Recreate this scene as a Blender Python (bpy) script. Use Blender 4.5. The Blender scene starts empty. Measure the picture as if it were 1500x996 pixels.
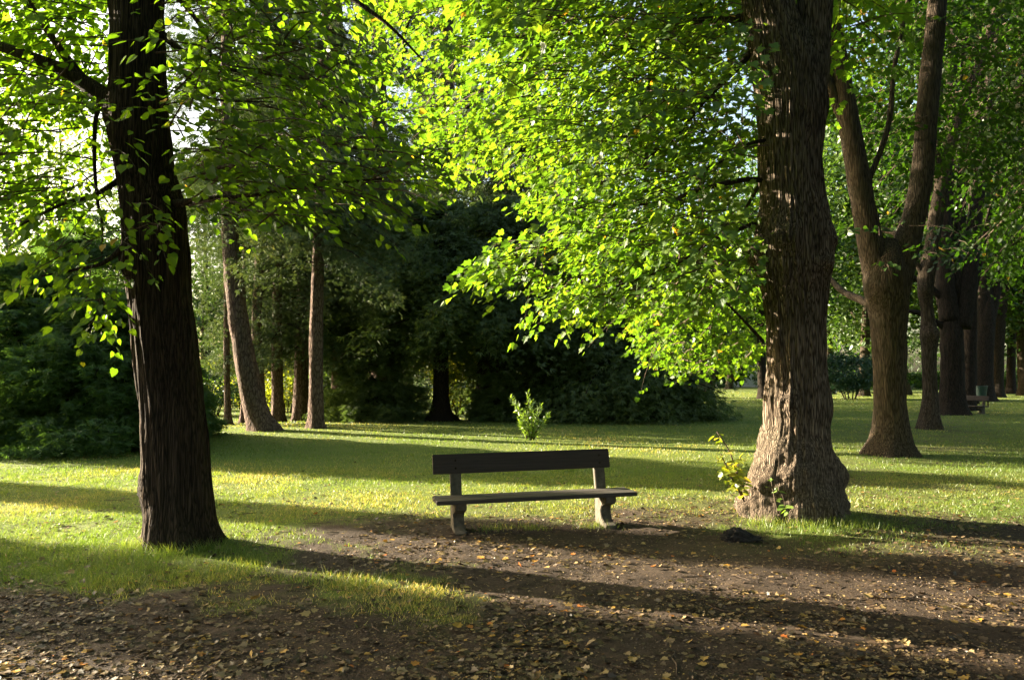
import bpy, math, random
import numpy as np
from mathutils import Vector

random.seed(7)
rng = np.random.default_rng(7)
C = bpy.context.scene.collection
SC = bpy.context.scene

# ------------------------------------------------------------------ camera
H = 1.6
FPX = 1166.7
PITCH = math.atan(54.0 / FPX)
cam_d = bpy.data.cameras.new('camera')
cam_d.lens = 28.0
cam_d.sensor_width = 36.0
cam_d.clip_start = 0.05
cam_d.clip_end = 2000
cam = bpy.data.objects.new('camera', cam_d)
C.objects.link(cam)
cam.location = (0, 0, H)
cam.rotation_euler = (math.pi / 2 + PITCH, 0, 0)
SC.camera = cam

# ------------------------------------------------------------------ light
ALPHA = math.radians(23.0)         # light travels (cos, -sin) in plan
ELEV = math.radians(15.0)
SUN_STRENGTH, SKY_STRENGTH, EXPOSURE = 5.0, 0.07, 2.95
dx, dy = math.cos(ALPHA), -math.sin(ALPHA)
world = bpy.data.worlds.new('World')
SC.world = world
world.use_nodes = True
wn = world.node_tree
sky = wn.nodes.new('ShaderNodeTexSky')
sky.sky_type = 'NISHITA'
sky.sun_disc = False
sky.sun_elevation = ELEV
sky.sun_rotation = math.atan2(-dx, -dy)     # azimuth of the sun, clockwise from +Y
sky.air_density = 1.0
sky.dust_density = 4.0
sky.ozone_density = 0.4
bg = wn.nodes['Background']
wn.links.new(sky.outputs[0], bg.inputs[0])
bg.inputs[1].default_value = SKY_STRENGTH
sl = bpy.data.lights.new('sun', 'SUN')
sl.energy = SUN_STRENGTH
sl.angle = math.radians(0.55)
sl.color = (1.0, 0.86, 0.66)
so = bpy.data.objects.new('sun', sl)
C.objects.link(so)
ldir = Vector((dx * math.cos(ELEV), dy * math.cos(ELEV), -math.sin(ELEV)))
so.rotation_euler = ldir.to_track_quat('-Z', 'Y').to_euler()
so.location = (-40, 30, 30)
vs = SC.view_settings
vs.view_transform = 'Standard'
vs.look = 'None'
vs.exposure = EXPOSURE
vs.gamma = 1.0
vs.use_curve_mapping = False
SC.render.engine = 'CYCLES'
SC.cycles.max_bounces = 7
SC.cycles.diffuse_bounces = 4
SC.cycles.transmission_bounces = 4
SC.cycles.glossy_bounces = 2
SC.cycles.caustics_reflective = False
SC.cycles.caustics_refractive = False
SC.cycles.use_denoising = True
SC.cycles.sample_clamp_indirect = 4.0
SC.render.use_persistent_data = False

# ------------------------------------------------------------------ pixel <-> place
def ray(x, y):
    a, b = (x - 750.0) / FPX, (498.0 - y) / FPX
    c, s = math.cos(PITCH), math.sin(PITCH)
    return a, c - b * s, s + b * c
def W(x, y, D):
    rx, ry, rz = ray(x, y)
    t = D / ry
    return np.array((rx * t, D, H + rz * t))
def G(x, y):
    rx, ry, rz = ray(x, y)
    t = -H / rz
    return np.array((rx * t, ry * t, 0.0))
def sa(s, a):
    """point from the coordinate across the light (s) and along it (a)"""
    return (s * math.sin(ALPHA) + a * math.cos(ALPHA), s * math.cos(ALPHA) - a * math.sin(ALPHA))
def Wv(px, py, D):
    a, b = (px - 750.0) / FPX, (498.0 - py) / FPX
    c, s = math.cos(PITCH), math.sin(PITCH)
    t = D / (c - b * s)
    return np.stack((a * t, D + 0 * a, H + (s + b * c) * t), -1)

# ------------------------------------------------------------------ noise
def _hash(i, j, k, seed):
    n = (i * 374761393 + j * 668265263 + k * 2147483647 + seed * 974711) & 0xFFFFFFFF
    n = ((n ^ (n >> 13)) * 1274126177) & 0xFFFFFFFF
    n = (n ^ (n >> 16)) & 0xFFFFFFFF
    return n / 4294967295.0
def vn(x, y, z=0.0, seed=0):
    x, y, z = np.broadcast_arrays(np.asarray(x, float), np.asarray(y, float), np.asarray(z, float))
    xi, yi, zi = np.floor(x).astype(np.int64), np.floor(y).astype(np.int64), np.floor(z).astype(np.int64)
    fx, fy, fz = x - xi, y - yi, z - zi
    fx, fy, fz = [f * f * (3 - 2 * f) for f in (fx, fy, fz)]
    r = 0
    for a in (0, 1):
        for b in (0, 1):
            for c in (0, 1):
                w = (fx if a else 1 - fx) * (fy if b else 1 - fy) * (fz if c else 1 - fz)
                r = r + w * _hash(xi + a, yi + b, zi + c, seed)
    return r
def fbm(x, y, z=0.0, oct=4, seed=0):
    r, amp, tot = 0, 1.0, 0
    for o in range(oct):
        r = r + amp * vn(np.asarray(x) * 2 ** o, np.asarray(y) * 2 ** o, np.asarray(z) * 2 ** o, seed + o)
        tot += amp
        amp *= 0.5
    return r / tot

# ------------------------------------------------------------------ materials
def new_mat(name):
    m = bpy.data.materials.new(name)
    m.use_nodes = True
    nt = m.node_tree
    nt.nodes.clear()
    out = nt.nodes.new('ShaderNodeOutputMaterial')
    return m, nt, out
def N(nt, t, **kw):
    n = nt.nodes.new(t)
    for k, v in kw.items():
        if k.startswith('i_'):
            n.inputs[k[2:].replace('_', ' ')].default_value = v
        else:
            setattr(n, k, v)
    return n
def ramp(nt, stops, interp='LINEAR'):
    r = nt.nodes.new('ShaderNodeValToRGB')
    cr = r.color_ramp
    cr.interpolation = interp
    while len(cr.elements) < len(stops):
        cr.elements.new(0.5)
    for e, (p, c) in zip(cr.elements, stops):
        e.position = p
        e.color = (*c, 1)
    return r
def leaf_mat(name, stops, trans_gain=(2.2, 2.0, 1.0), trans=0.45, gloss=0.06, rough=0.45):
    """tint attribute picks each leaf's own colour; thin leaves also let light through"""
    m, nt, out = new_mat(name)
    L = nt.links.new
    at = N(nt, 'ShaderNodeAttribute', attribute_name='tint')
    cr = ramp(nt, stops)
    L(at.outputs['Fac'], cr.inputs[0])
    dif = N(nt, 'ShaderNodeBsdfDiffuse')
    L(cr.outputs[0], dif.inputs[0])
    mul = N(nt, 'ShaderNodeVectorMath', operation='MULTIPLY')
    L(cr.outputs[0], mul.inputs[0])
    mul.inputs[1].default_value = trans_gain
    tr = N(nt, 'ShaderNodeBsdfTranslucent')
    L(mul.outputs[0], tr.inputs[0])
    mx = N(nt, 'ShaderNodeMixShader')
    mx.inputs[0].default_value = trans
    L(dif.outputs[0], mx.inputs[1]); L(tr.outputs[0], mx.inputs[2])
    gl = N(nt, 'ShaderNodeBsdfGlossy')
    gl.inputs['Roughness'].default_value = rough
    gl.inputs['Color'].default_value = (0.9, 0.95, 0.9, 1)
    mg = N(nt, 'ShaderNodeMixShader')
    mg.inputs[0].default_value = gloss
    L(mx.outputs[0], mg.inputs[1]); L(gl.outputs[0], mg.inputs[2])
    L(mg.outputs[0], out.inputs[0])
    return m
def bark_mat(name, dark, mid, light, ridge=26.0, zs=0.16, bump=0.6, moss=0.0, knobbly=False):
    m, nt, out = new_mat(name)
    L = nt.links.new
    tc = N(nt, 'ShaderNodeTexCoord')
    mp = N(nt, 'ShaderNodeMapping')
    mp.inputs['Scale'].default_value = (1, 1, zs)
    L(tc.outputs['Object'], mp.inputs[0])
    n1 = N(nt, 'ShaderNodeTexNoise'); n1.inputs['Scale'].default_value = ridge; n1.inputs['Detail'].default_value = 5
    n1.inputs['Roughness'].default_value = 0.62
    L(mp.outputs[0], n1.inputs['Vector'])
    vo = N(nt, 'ShaderNodeTexVoronoi', feature='DISTANCE_TO_EDGE'); vo.inputs['Scale'].default_value = ridge * 0.8
    nd = N(nt, 'ShaderNodeTexNoise'); nd.inputs['Scale'].default_value = 9.0; nd.inputs['Detail'].default_value = 3
    L(mp.outputs[0], nd.inputs['Vector'])
    ad = N(nt, 'ShaderNodeVectorMath', operation='MULTIPLY_ADD')
    L(nd.outputs['Color'], ad.inputs[0]); ad.inputs[1].default_value = (0.10, 0.10, 0.10); L(mp.outputs[0], ad.inputs[2])
    L(ad.outputs[0], vo.inputs['Vector'])
    ms = N(nt, 'ShaderNodeMath', operation='MULTIPLY_ADD')
    L(vo.outputs['Distance'], ms.inputs[0]); ms.inputs[1].default_value = 2.2
    L(n1.outputs['Fac'], ms.inputs[2])
    cr = ramp(nt, [(0.35, dark), (0.62, mid), (1.0, light)])
    L(ms.outputs[0], cr.inputs[0])
    n2 = N(nt, 'ShaderNodeTexNoise'); n2.inputs['Scale'].default_value = 2.2; n2.inputs['Detail'].default_value = 4
    L(tc.outputs['Object'], n2.inputs['Vector'])
    r2 = ramp(nt, [(0.5, (0, 0, 0)), (0.72, (1, 1, 1))])
    L(n2.outputs['Fac'], r2.inputs[0])
    mm = N(nt, 'ShaderNodeMath', operation='MULTIPLY'); L(r2.outputs[0], mm.inputs[0]); mm.inputs[1].default_value = 0.35 + moss
    mix = N(nt, 'ShaderNodeMix', data_type='RGBA')
    L(mm.outputs[0], mix.inputs[0]); L(cr.outputs[0], mix.inputs[6])
    mix.inputs[7].default_value = (mid[0] * 0.75, mid[1] * 1.02, mid[2] * 0.7, 1)
    bs = N(nt, 'ShaderNodeBsdfPrincipled')
    bs.inputs['Roughness'].default_value = 0.95
    bs.inputs['Specular IOR Level'].default_value = 0.15
    L(mix.outputs[2], bs.inputs['Base Color'])
    bm = N(nt, 'ShaderNodeBump'); bm.inputs['Strength'].default_value = bump; bm.inputs['Distance'].default_value = 0.03
    if knobbly:   # swollen base: the grain breaks up into round knobs
        n4 = N(nt, 'ShaderNodeTexNoise'); n4.inputs['Scale'].default_value = 34; n4.inputs['Detail'].default_value = 5; n4.inputs['Roughness'].default_value = 0.7
        L(tc.outputs['Object'], n4.inputs['Vector'])
        sx = N(nt, 'ShaderNodeSeparateXYZ'); L(tc.outputs['Object'], sx.inputs[0])
        mr = N(nt, 'ShaderNodeMapRange'); mr.inputs[1].default_value = 0.5; mr.inputs[2].default_value = 1.3; mr.inputs[3].default_value = 0.55; mr.inputs[4].default_value = 0.0
        L(sx.outputs[2], mr.inputs[0])
        hm = N(nt, 'ShaderNodeMix', data_type='FLOAT'); L(mr.outputs[0], hm.inputs[0]); L(ms.outputs[0], hm.inputs[2])
        sc4 = N(nt, 'ShaderNodeMath', operation='MULTIPLY'); L(n4.outputs['Fac'], sc4.inputs[0]); sc4.inputs[1].default_value = 1.35
        L(sc4.outputs[0], hm.inputs[3])
        ms = hm
        L(ms.outputs[0], cr.inputs[0])
    L(ms.outputs[0], bm.inputs['Height']); L(bm.outputs[0], bs.inputs['Normal'])
    L(bs.outputs[0], out.inputs[0])
    return m

M = {}
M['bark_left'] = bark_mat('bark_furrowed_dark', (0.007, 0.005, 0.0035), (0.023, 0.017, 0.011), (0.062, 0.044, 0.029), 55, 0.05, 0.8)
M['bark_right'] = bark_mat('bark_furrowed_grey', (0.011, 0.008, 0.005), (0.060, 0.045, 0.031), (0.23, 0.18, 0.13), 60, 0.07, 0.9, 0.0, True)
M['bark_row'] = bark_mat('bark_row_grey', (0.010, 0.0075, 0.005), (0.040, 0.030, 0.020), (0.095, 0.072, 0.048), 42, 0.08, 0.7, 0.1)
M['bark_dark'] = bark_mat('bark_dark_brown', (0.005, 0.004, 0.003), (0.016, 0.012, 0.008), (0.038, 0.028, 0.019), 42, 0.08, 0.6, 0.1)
M['bark_pine'] = bark_mat('bark_conifer_red', (0.02, 0.013, 0.010), (0.075, 0.049, 0.037), (0.15, 0.105, 0.08), 20, 0.3, 0.7)
M['twig'] = bark_mat('twig_bark', (0.03, 0.022, 0.015), (0.07, 0.05, 0.035), (0.11, 0.08, 0.06), 20, 0.5, 0.2)
# foliage : tint 0..1, last stops are the few yellow autumn leaves
M['leaf_left'] = leaf_mat('leaves_lime_green', [(0.0, (0.034, 0.070, 0.006)), (0.5, (0.062, 0.112, 0.008)), (0.93, (0.10, 0.15, 0.010)), (0.97, (0.20, 0.15, 0.02)), (1.0, (0.28, 0.17, 0.03))], (2.6, 2.8, 0.9), 0.55, 0.03)
M['leaf_right'] = leaf_mat('leaves_maple_green', [(0.0, (0.030, 0.075, 0.006)), (0.45, (0.062, 0.125, 0.009)), (0.96, (0.135, 0.185, 0.012)), (0.985, (0.26, 0.20, 0.02)), (1.0, (0.36, 0.19, 0.02))], (2.4, 2.4, 1.2), 0.52, 0.045)
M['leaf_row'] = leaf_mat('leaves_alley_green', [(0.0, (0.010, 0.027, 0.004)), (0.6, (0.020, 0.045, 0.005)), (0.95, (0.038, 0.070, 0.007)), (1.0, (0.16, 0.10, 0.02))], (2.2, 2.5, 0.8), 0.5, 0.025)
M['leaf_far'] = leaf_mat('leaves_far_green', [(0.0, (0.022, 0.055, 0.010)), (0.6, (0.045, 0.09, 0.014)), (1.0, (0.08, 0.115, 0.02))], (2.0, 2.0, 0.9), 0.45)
M['leaf_haze'] = leaf_mat('leaves_haze_pale', [(0.0, (0.07, 0.11, 0.03)), (0.6, (0.11, 0.16, 0.04)), (1.0, (0.17, 0.20, 0.06))], (1.8, 1.8, 0.9), 0.5)  # sunlit haze of the far left trees put into the leaf colour
M['needle'] = leaf_mat('conifer_needles', [(0.0, (0.035, 0.060, 0.022)), (0.6, (0.062, 0.095, 0.028)), (0.93, (0.13, 0.15, 0.036)), (1.0, (0.20, 0.12, 0.05))], (1.4, 1.4, 0.9), 0.25, 0.03, 0.6)
M['yew'] = leaf_mat('yew_needles', [(0.0, (0.048, 0.075, 0.022)), (0.7, (0.085, 0.125, 0.033)), (1.0, (0.14, 0.17, 0.038))], (1.5, 1.6, 0.8), 0.4, 0.03, 0.5)
M['yew_side'] = leaf_mat('shrub_needles', [(0.0, (0.040, 0.080, 0.022)), (0.7, (0.070, 0.13, 0.030)), (1.0, (0.15, 0.21, 0.036))], (1.8, 1.9, 0.8), 0.45, 0.03, 0.5)
M['blue_bush'] = leaf_mat('bush_blue_green', [(0.0, (0.020, 0.055, 0.030)), (1.0, (0.045, 0.095, 0.050))], (1.5, 1.7, 1.2), 0.35)
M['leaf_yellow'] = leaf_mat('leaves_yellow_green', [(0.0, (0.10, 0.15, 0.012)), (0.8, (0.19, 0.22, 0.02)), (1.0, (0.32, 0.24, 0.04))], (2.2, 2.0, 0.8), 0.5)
M['leaf_sapling'] = leaf_mat('leaves_sapling', [(0.0, (0.09, 0.16, 0.02)), (1.0, (0.17, 0.25, 0.035))], (2.0, 2.0, 0.8), 0.45, 0.12, 0.35)
M['grass'] = leaf_mat('grass_blades', [(0.0, (0.065, 0.12, 0.018)), (0.5, (0.12, 0.175, 0.028)), (0.85, (0.24, 0.235, 0.06)), (1.0, (0.42, 0.31, 0.14))], (1.9, 1.9, 0.9), 0.4, 0.04)
M['litter'] = leaf_mat('fallen_leaf_litter', [(0.0, (0.03, 0.018, 0.010)), (0.4, (0.085, 0.052, 0.028)), (0.62, (0.18, 0.125, 0.07)), (0.86, (0.29, 0.21, 0.09)), (0.97, (0.33, 0.19, 0.03)), (1.0, (0.34, 0.10, 0.02))], (1.0, 1.0, 0.8), 0.15, 0.05)

# ------------------------------------------------------------------ ground height and grass cover
def gz(x, y):
    x = np.asarray(x, float); y = np.asarray(y, float)
    z = 0.05 * (fbm(x * 0.35, y * 0.35, 0, 3, 11) - 0.5)
    z = z + 0.022 * (fbm(x * 2.5, y * 2.5, 0, 3, 21) - 0.5)
    z = z + 0.05 * np.exp(-(((x + 3.1) / 1.0) ** 2 + ((y - 7.6) / 1.0) ** 2))
    z = z + 0.05 * np.exp(-(((x - 3.2) / 1.3) ** 2 + ((y - 9.1) / 1.1) ** 2))
    z = z + 0.10 * np.exp(-(((x + 6) / 9) ** 2 + ((y - 24) / 4.0) ** 2))
    return z
def g1(x, y):
    return float(gz(x, y))
_edge = [(-900, 840), (-300, 842), (0, 850), (120, 862), (210, 866), (280, 868), (330, 866), (420, 868), (520, 878), (590, 882), (625, 870), (600, 850), (520, 828), (440, 806), (395, 790), (400, 779), (450, 772), (560, 768), (640, 764), (720, 760), (800, 757), (950, 756), (1040, 763), (1100, 777), (1200, 790), (1290, 780), (1340, 768), (1500, 757), (1900, 742), (2600, 735)]
_poly = [G(x, y)[:2] for x, y in _edge]
_poly = np.array(_poly + [np.array((30.0, 10.0)), np.array((30.0, -40.0)), np.array((-30.0, -40.0)), np.array((-30.0, 6.4))])
def dirt_sd(x, y):
    """signed distance in metres, positive on bare earth"""
    x = np.asarray(x, float); y = np.asarray(y, float)
    inside = np.zeros(x.shape, bool)
    dmin = np.full(x.shape, 1e9)
    n = len(_poly)
    for i in range(n):
        x0, y0 = _poly[i]; x1, y1 = _poly[(i + 1) % n]
        ex, ey = x1 - x0, y1 - y0
        t = np.clip(((x - x0) * ex + (y - y0) * ey) / (ex * ex + ey * ey + 1e-12), 0, 1)
        dmin = np.minimum(dmin, np.hypot(x - x0 - t * ex, y - y0 - t * ey))
        c = ((y0 > y) != (y1 > y)) & (x < (x1 - x0) * (y - y0) / (y1 - y0 + 1e-12) + x0)
        inside ^= c
    return np.where(inside, dmin, -dmin)
def grassiness(x, y):
    sd = dirt_sd(x, y)
    n = fbm(x * 1.6, y * 1.6, 0, 4, 5) - 0.5
    n2 = fbm(x * 6, y * 6, 0, 2, 15) - 0.5
    v = 0.5 - (sd + n * 1.7 + n2 * 0.6) / 1.0
    # thin worn turf beyond the bench and round the right tree
    worn = np.exp(-(((x - 1.8) / 3.2) ** 2 + ((y - 9.6) / 1.5) ** 2)) * 0.55
    row = np.exp(-(((x - 3.2 - 0.62 * (y - 9.1)) / 2.6) ** 2)) * np.clip((y - 8.5) / 2, 0, 1) * 0.5 * np.clip(0.6 + 1.6 * n, 0, 1.3)
    worn = np.maximum(worn, row)
    isle = np.exp(-(((x - 3.4) / 1.3) ** 2 + ((y - 7.5) / 0.5) ** 2)) * 0.45
    tongue = np.clip((x + 2.6) / 1.2, 0, 1) * np.exp(-((y - 6.6) / 1.0) ** 2) * np.clip((0.4 - x) / 1.0, 0, 1)
    v = v - tongue * (0.55 + 1.6 * n)
    return np.clip(v, 0, 1) * (1 - worn * (0.5 + 1.2 * (n + 0.3))) + isle * np.clip(0.6 + 2 * n, 0, 1)

def link_mesh(name, me, mat, parent=None, base=None):
    o = bpy.data.objects.new(name, me)
    C.objects.link(o)
    if mat is not None:
        me.materials.append(mat)
    if parent is not None:
        o.parent = parent
    return o
def np_mesh(name, V, F, mat, parent=None, smooth=False, tint=None):
    """V (n,3) world; F (m,k) faces. Child coordinates are made relative to the parent's place."""
    V = np.asarray(V, np.float32)
    if parent is not None:
        V = V - np.array(parent.location, np.float32)
    F = np.asarray(F, np.int32)
    me = bpy.data.meshes.new(name)
    m, k = F.shape
    me.vertices.add(len(V)); me.vertices.foreach_set('co', V.ravel())
    me.loops.add(m * k); me.loops.foreach_set('vertex_index', F.ravel())
    me.polygons.add(m)
    me.polygons.foreach_set('loop_start', np.arange(0, m * k, k, dtype=np.int32))
    me.polygons.foreach_set('loop_total', np.full(m, k, np.int32))
    me.polygons.foreach_set('use_smooth', np.full(m, bool(smooth)))
    if tint is not None:
        a = me.attributes.new('tint', 'FLOAT', 'POINT')
        a.data.foreach_set('value', np.asarray(tint, np.float32))
    me.update()
    return link_mesh(name, me, mat, parent)
def tag(o, label=None, cat=None, group=None, kind=None):
    if label: o['label'] = label
    if cat: o['category'] = cat
    if group: o['group'] = group
    if kind: o['kind'] = kind
    return o
def empty(name, loc, label, cat, group=None):
    o = bpy.data.objects.new(name, None)
    C.objects.link(o)
    o.location = (float(loc[0]), float(loc[1]), float(loc[2]))
    o.empty_display_size = 0.2
    return tag(o, label, cat, group)

# ------------------------------------------------------------------ ground sheet
def ground():
    u = np.linspace(-1, 1, 561)
    xs = np.sinh(u * 6.6) / math.sinh(6.6) * 420.0
    v = np.linspace(0, 1, 640)
    ys = 4.8 + np.where(v < 0.25, -np.sinh((0.25 - v) / 0.75 * 6.6), np.sinh((v - 0.25) / 0.75 * 6.6)) / math.sinh(6.6) * 560.0
    X, Y = np.meshgrid(xs, ys)
    Z = gz(X, Y)
    near = np.clip(1 - np.hypot(X, Y - 6) / 14, 0, 1)
    Z = Z + near * (0.022 * (fbm(X * 14, Y * 14, 0, 3, 33) - 0.5) + 0.035 * (fbm(X * 4.5, Y * 4.5, 0, 2, 34) - 0.5)) * np.clip(1.2 - grassiness(X, Y), 0, 1)
    V = np.stack((X, Y, Z), -1).reshape(-1, 3)
    nx, ny = len(xs), len(ys)
    i = np.arange(ny - 1)[:, None] * nx + np.arange(nx - 1)[None, :]
    F = np.stack((i, i + 1, i + nx + 1, i + nx), -1).reshape(-1, 4)
    m, nt, out = new_mat('ground_soil_and_turf')
    L = nt.links.new
    at = N(nt, 'ShaderNodeAttribute', attribute_name='tint')
    tc = N(nt, 'ShaderNodeTexCoord')
    def noise(s, d=4, r=0.6):
        n = N(nt, 'ShaderNodeTexNoise'); n.inputs['Scale'].default_value = s
        n.inputs['Detail'].default_value = d; n.inputs['Roughness'].default_value = r
        L(tc.outputs['Object'], n.inputs['Vector']); return n
    a, b, c, d = noise(1.3), noise(60, 6, 0.8), noise(0.35), noise(55, 3, 0.7)
    soil = ramp(nt, [(0.25, (0.017, 0.012, 0.008)), (0.5, (0.050, 0.036, 0.024)), (0.68, (0.088, 0.064, 0.043)), (0.85, (0.19, 0.14, 0.095))])
    L(b.outputs['Fac'], soil.inputs[0])
    soil2 = N(nt, 'ShaderNodeMix', data_type='RGBA', blend_type='MULTIPLY'); soil2.inputs[0].default_value = 1
    rv = ramp(nt, [(0.3, (0.75, 0.72, 0.70)), (0.7, (1.25, 1.2, 1.15))]); L(a.outputs['Fac'], rv.inputs[0])
    L(soil.outputs[0], soil2.inputs[6]); L(rv.outputs[0], soil2.inputs[7])
    turf = ramp(nt, [(0.2, (0.05, 0.08, 0.012)), (0.5, (0.10, 0.14, 0.018)), (0.72, (0.18, 0.175, 0.035)), (0.9, (0.27, 0.21, 0.08))])
    mxn = N(nt, 'ShaderNodeMath', operation='MULTIPLY_ADD'); L(d.outputs['Fac'], mxn.inputs[0]); mxn.inputs[1].default_value = 0.7
    cc = N(nt, 'ShaderNodeMath', operation='MULTIPLY'); L(c.outputs['Fac'], cc.inputs[0]); cc.inputs[1].default_value = 0.3
    L(cc.outputs[0], mxn.inputs[2]); L(mxn.outputs[0], turf.inputs[0])
    mx = N(nt, 'ShaderNodeMix', data_type='RGBA')
    L(at.outputs['Fac'], mx.inputs[0]); L(soil2.outputs[2], mx.inputs[6]); L(turf.outputs[0], mx.inputs[7])
    bs = N(nt, 'ShaderNodeBsdfPrincipled'); bs.inputs['Roughness'].default_value = 0.95
    bs.inputs['Specular IOR Level'].default_value = 0.2
    L(mx.outputs[2], bs.inputs['Base Color'])
    bm = N(nt, 'ShaderNodeBump'); bm.inputs['Strength'].default_value = 0.9; bm.inputs['Distance'].default_value = 0.02
    L(b.outputs['Fac'], bm.inputs['Height']); L(bm.outputs[0], bs.inputs['Normal'])
    L(bs.outputs[0], out.inputs[0])
    g = grassiness(X, Y).ravel()
    o = np_mesh('ground', V, F, m, smooth=True, tint=np.clip(g, 0, 1))
    tag(o, 'lawn with a bare leaf-strewn earth path in front', None, None, 'structure')
ground()

# ------------------------------------------------------------------ leaf shapes
def tmpl(half, fold=0.12):
    """half outline (x>=0, from base to tip) -> two mirrored n-gons folded on the midrib"""
    k = len(half)
    V, right = [], []
    for (x, y) in half:
        V.append((x, y, abs(x) * fold - 0.10 * y * y))
    R = list(range(k))
    Lh = [0]
    for j in range(1, k - 1):
        V.append((-half[j][0], half[j][1], half[j][0] * fold - 0.10 * half[j][1] ** 2))
        Lh.append(len(V) - 1)
    Lh.append(k - 1)
    return np.array(V, float), np.array([R, Lh[::-1]], int)
T_LOBED = tmpl([(0, 0), (0.27, -0.06), (0.50, 0.16), (0.33, 0.34), (0.45, 0.60), (0.17, 0.68), (0, 1.0)])
T_HEART = tmpl([(0, 0), (0.26, -0.04), (0.42, 0.22), (0.36, 0.52), (0.14, 0.82), (0, 1.0)])
T_OVAL = tmpl([(0, 0), (0.26, 0.25), (0.24, 0.65), (0, 1.0)])
T_LONG = tmpl([(0, 0), (0.13, 0.3), (0.11, 0.7), (0, 1.0)])
def sprig(nb=3, w=0.07, spread=0.55):
    V, F = [], []
    for i in range(nb):
        a = (i - (nb - 1) / 2) * spread
        ca, sa_ = math.cos(a), math.sin(a)
        l = 1.0 if i == nb // 2 else 0.78
        tw = 0.35 * ((i % 2) * 2 - 1)
        for (x, y) in ((0, 0), (w, 0.45 * l), (0, l), (-w, 0.5 * l)):
            V.append((x * ca + y * sa_, -x * sa_ + y * ca, x * tw - 0.12 * y * y))
        F.append([4 * i, 4 * i + 1, 4 * i + 2, 4 * i + 3])
    return np.array(V, float), np.array(F, int)
T_SPRIG = sprig(3, 0.07, 0.55)
T_TUFT = sprig(5, 0.055, 0.5)

def frames(axis, up):
    """orthonormal rows (side, axis, normal) for each leaf"""
    a = axis / (np.linalg.norm(axis, axis=1, keepdims=True) + 1e-9)
    s = np.cross(a, up)
    s /= (np.linalg.norm(s, axis=1, keepdims=True) + 1e-9)
    n = np.cross(s, a)
    return np.stack((s, a, n), 1)
def leaves_mesh(name, P, A, U, S, T, mat, parent, tint=None, smooth=False):
    TV, TF = T
    n = len(P)
    R = frames(A, U)
    V = P[:, None, :] + S[:, None, None] * np.einsum('mk,nkj->nmj', TV, R)
    F = (TF[None] + (np.arange(n) * len(TV))[:, None, None]).reshape(-1, TF.shape[1])
    if tint is None:
        tint = rng.random(n)
    return np_mesh(name, V.reshape(-1, 3), F, mat, parent, smooth, np.repeat(tint, len(TV)))
def rnd_dir(n, zlo=-1, zhi=1):
    z = rng.uniform(zlo, zhi, n); a = rng.uniform(0, 2 * math.pi, n); r = np.sqrt(np.maximum(0, 1 - z * z))
    return np.stack((r * np.cos(a), r * np.sin(a), z), -1)

# ------------------------------------------------------------------ tubes
def catmull(P, R, n):
    P = np.asarray(P, float); R = np.asarray(R, float)
    k = len(P)
    if k == 2:
        t = np.linspace(0, 1, n)[:, None]
        return P[0] * (1 - t) + P[1] * t, R[0] * (1 - t[:, 0]) + R[1] * t[:, 0]
    Q = np.concatenate((np.c_[P, R],), 1)
    Q = np.vstack((2 * Q[0] - Q[1], Q, 2 * Q[-1] - Q[-2]))
    seg = np.linalg.norm(np.diff(P, axis=0), axis=1)
    cum = np.r_[0, np.cumsum(seg)]
    s = np.linspace(0, cum[-1], n)
    i = np.clip(np.searchsorted(cum, s, side='right') - 1, 0, k - 2)
    t = ((s - cum[i]) / np.maximum(seg[i], 1e-9))[:, None]
    p0, p1, p2, p3 = Q[i], Q[i + 1], Q[i + 2], Q[i + 3]
    o = 0.5 * ((2 * p1) + (-p0 + p2) * t + (2 * p0 - 5 * p1 + 4 * p2 - p3) * t ** 2 + (-p0 + 3 * p1 - 3 * p2 + p3) * t ** 3)
    return o[:, :3], np.maximum(o[:, 3], 0.001)
def tube(P, R, segs=12, rings=24, disp=None):
    """swept tube with closed ends; disp(pos, dir, radius, theta) -> extra radius"""
    P, R = catmull(P, R, rings)
    T = np.gradient(P, axis=0)
    T /= np.linalg.norm(T, axis=1, keepdims=True) + 1e-12
    ref = np.array((1.0, 0, 0)) if abs(T[0][0]) < 0.8 else np.array((0, 1.0, 0))
    A = np.zeros_like(P); B = np.zeros_like(P)
    a = ref - T[0] * ref.dot(T[0])
    for i in range(rings):
        a = a - T[i] * a.dot(T[i]); a /= np.linalg.norm(a)
        A[i] = a; B[i] = np.cross(T[i], a)
    th = np.linspace(0, 2 * math.pi, segs, endpoint=False)
    Dv = A[:, None] * np.cos(th)[None, :, None] + B[:, None] * np.sin(th)[None, :, None]
    rr = np.repeat(R[:, None], segs, 1)
    if disp is not None:
        pos = P[:, None] + Dv * rr[..., None]
        rr = rr + disp(pos, Dv, rr, th[None, :])
    V = (P[:, None] + Dv * rr[..., None]).reshape(-1, 3)
    j = np.arange(segs)
    F = []
    i = (np.arange(rings - 1) * segs)[:, None]
    F = np.stack((i + j, i + (j + 1) % segs, i + segs + (j + 1) % segs, i + segs + j), -1).reshape(-1, 4)
    nv = len(V)
    V = np.vstack((V, P[0], P[-1]))
    c0 = np.stack((np.full(segs // 2, nv), (2 * np.arange(segs // 2) + 2) % segs, (2 * np.arange(segs // 2) + 1) % segs, (2 * np.arange(segs // 2)) % segs), -1)
    o = (rings - 1) * segs
    c1 = np.stack((np.full(segs // 2, nv + 1), o + (2 * np.arange(segs // 2)) % segs, o + (2 * np.arange(segs // 2) + 1) % segs, o + (2 * np.arange(segs // 2) + 2) % segs), -1)
    return V, np.vstack((F, c0, c1))
def merge(parts):
    Vs, Fs, o = [], [], 0
    for V, F in parts:
        Vs.append(V); Fs.append(F + o); o += len(V)
    return np.vstack(Vs), np.vstack(Fs)
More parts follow.
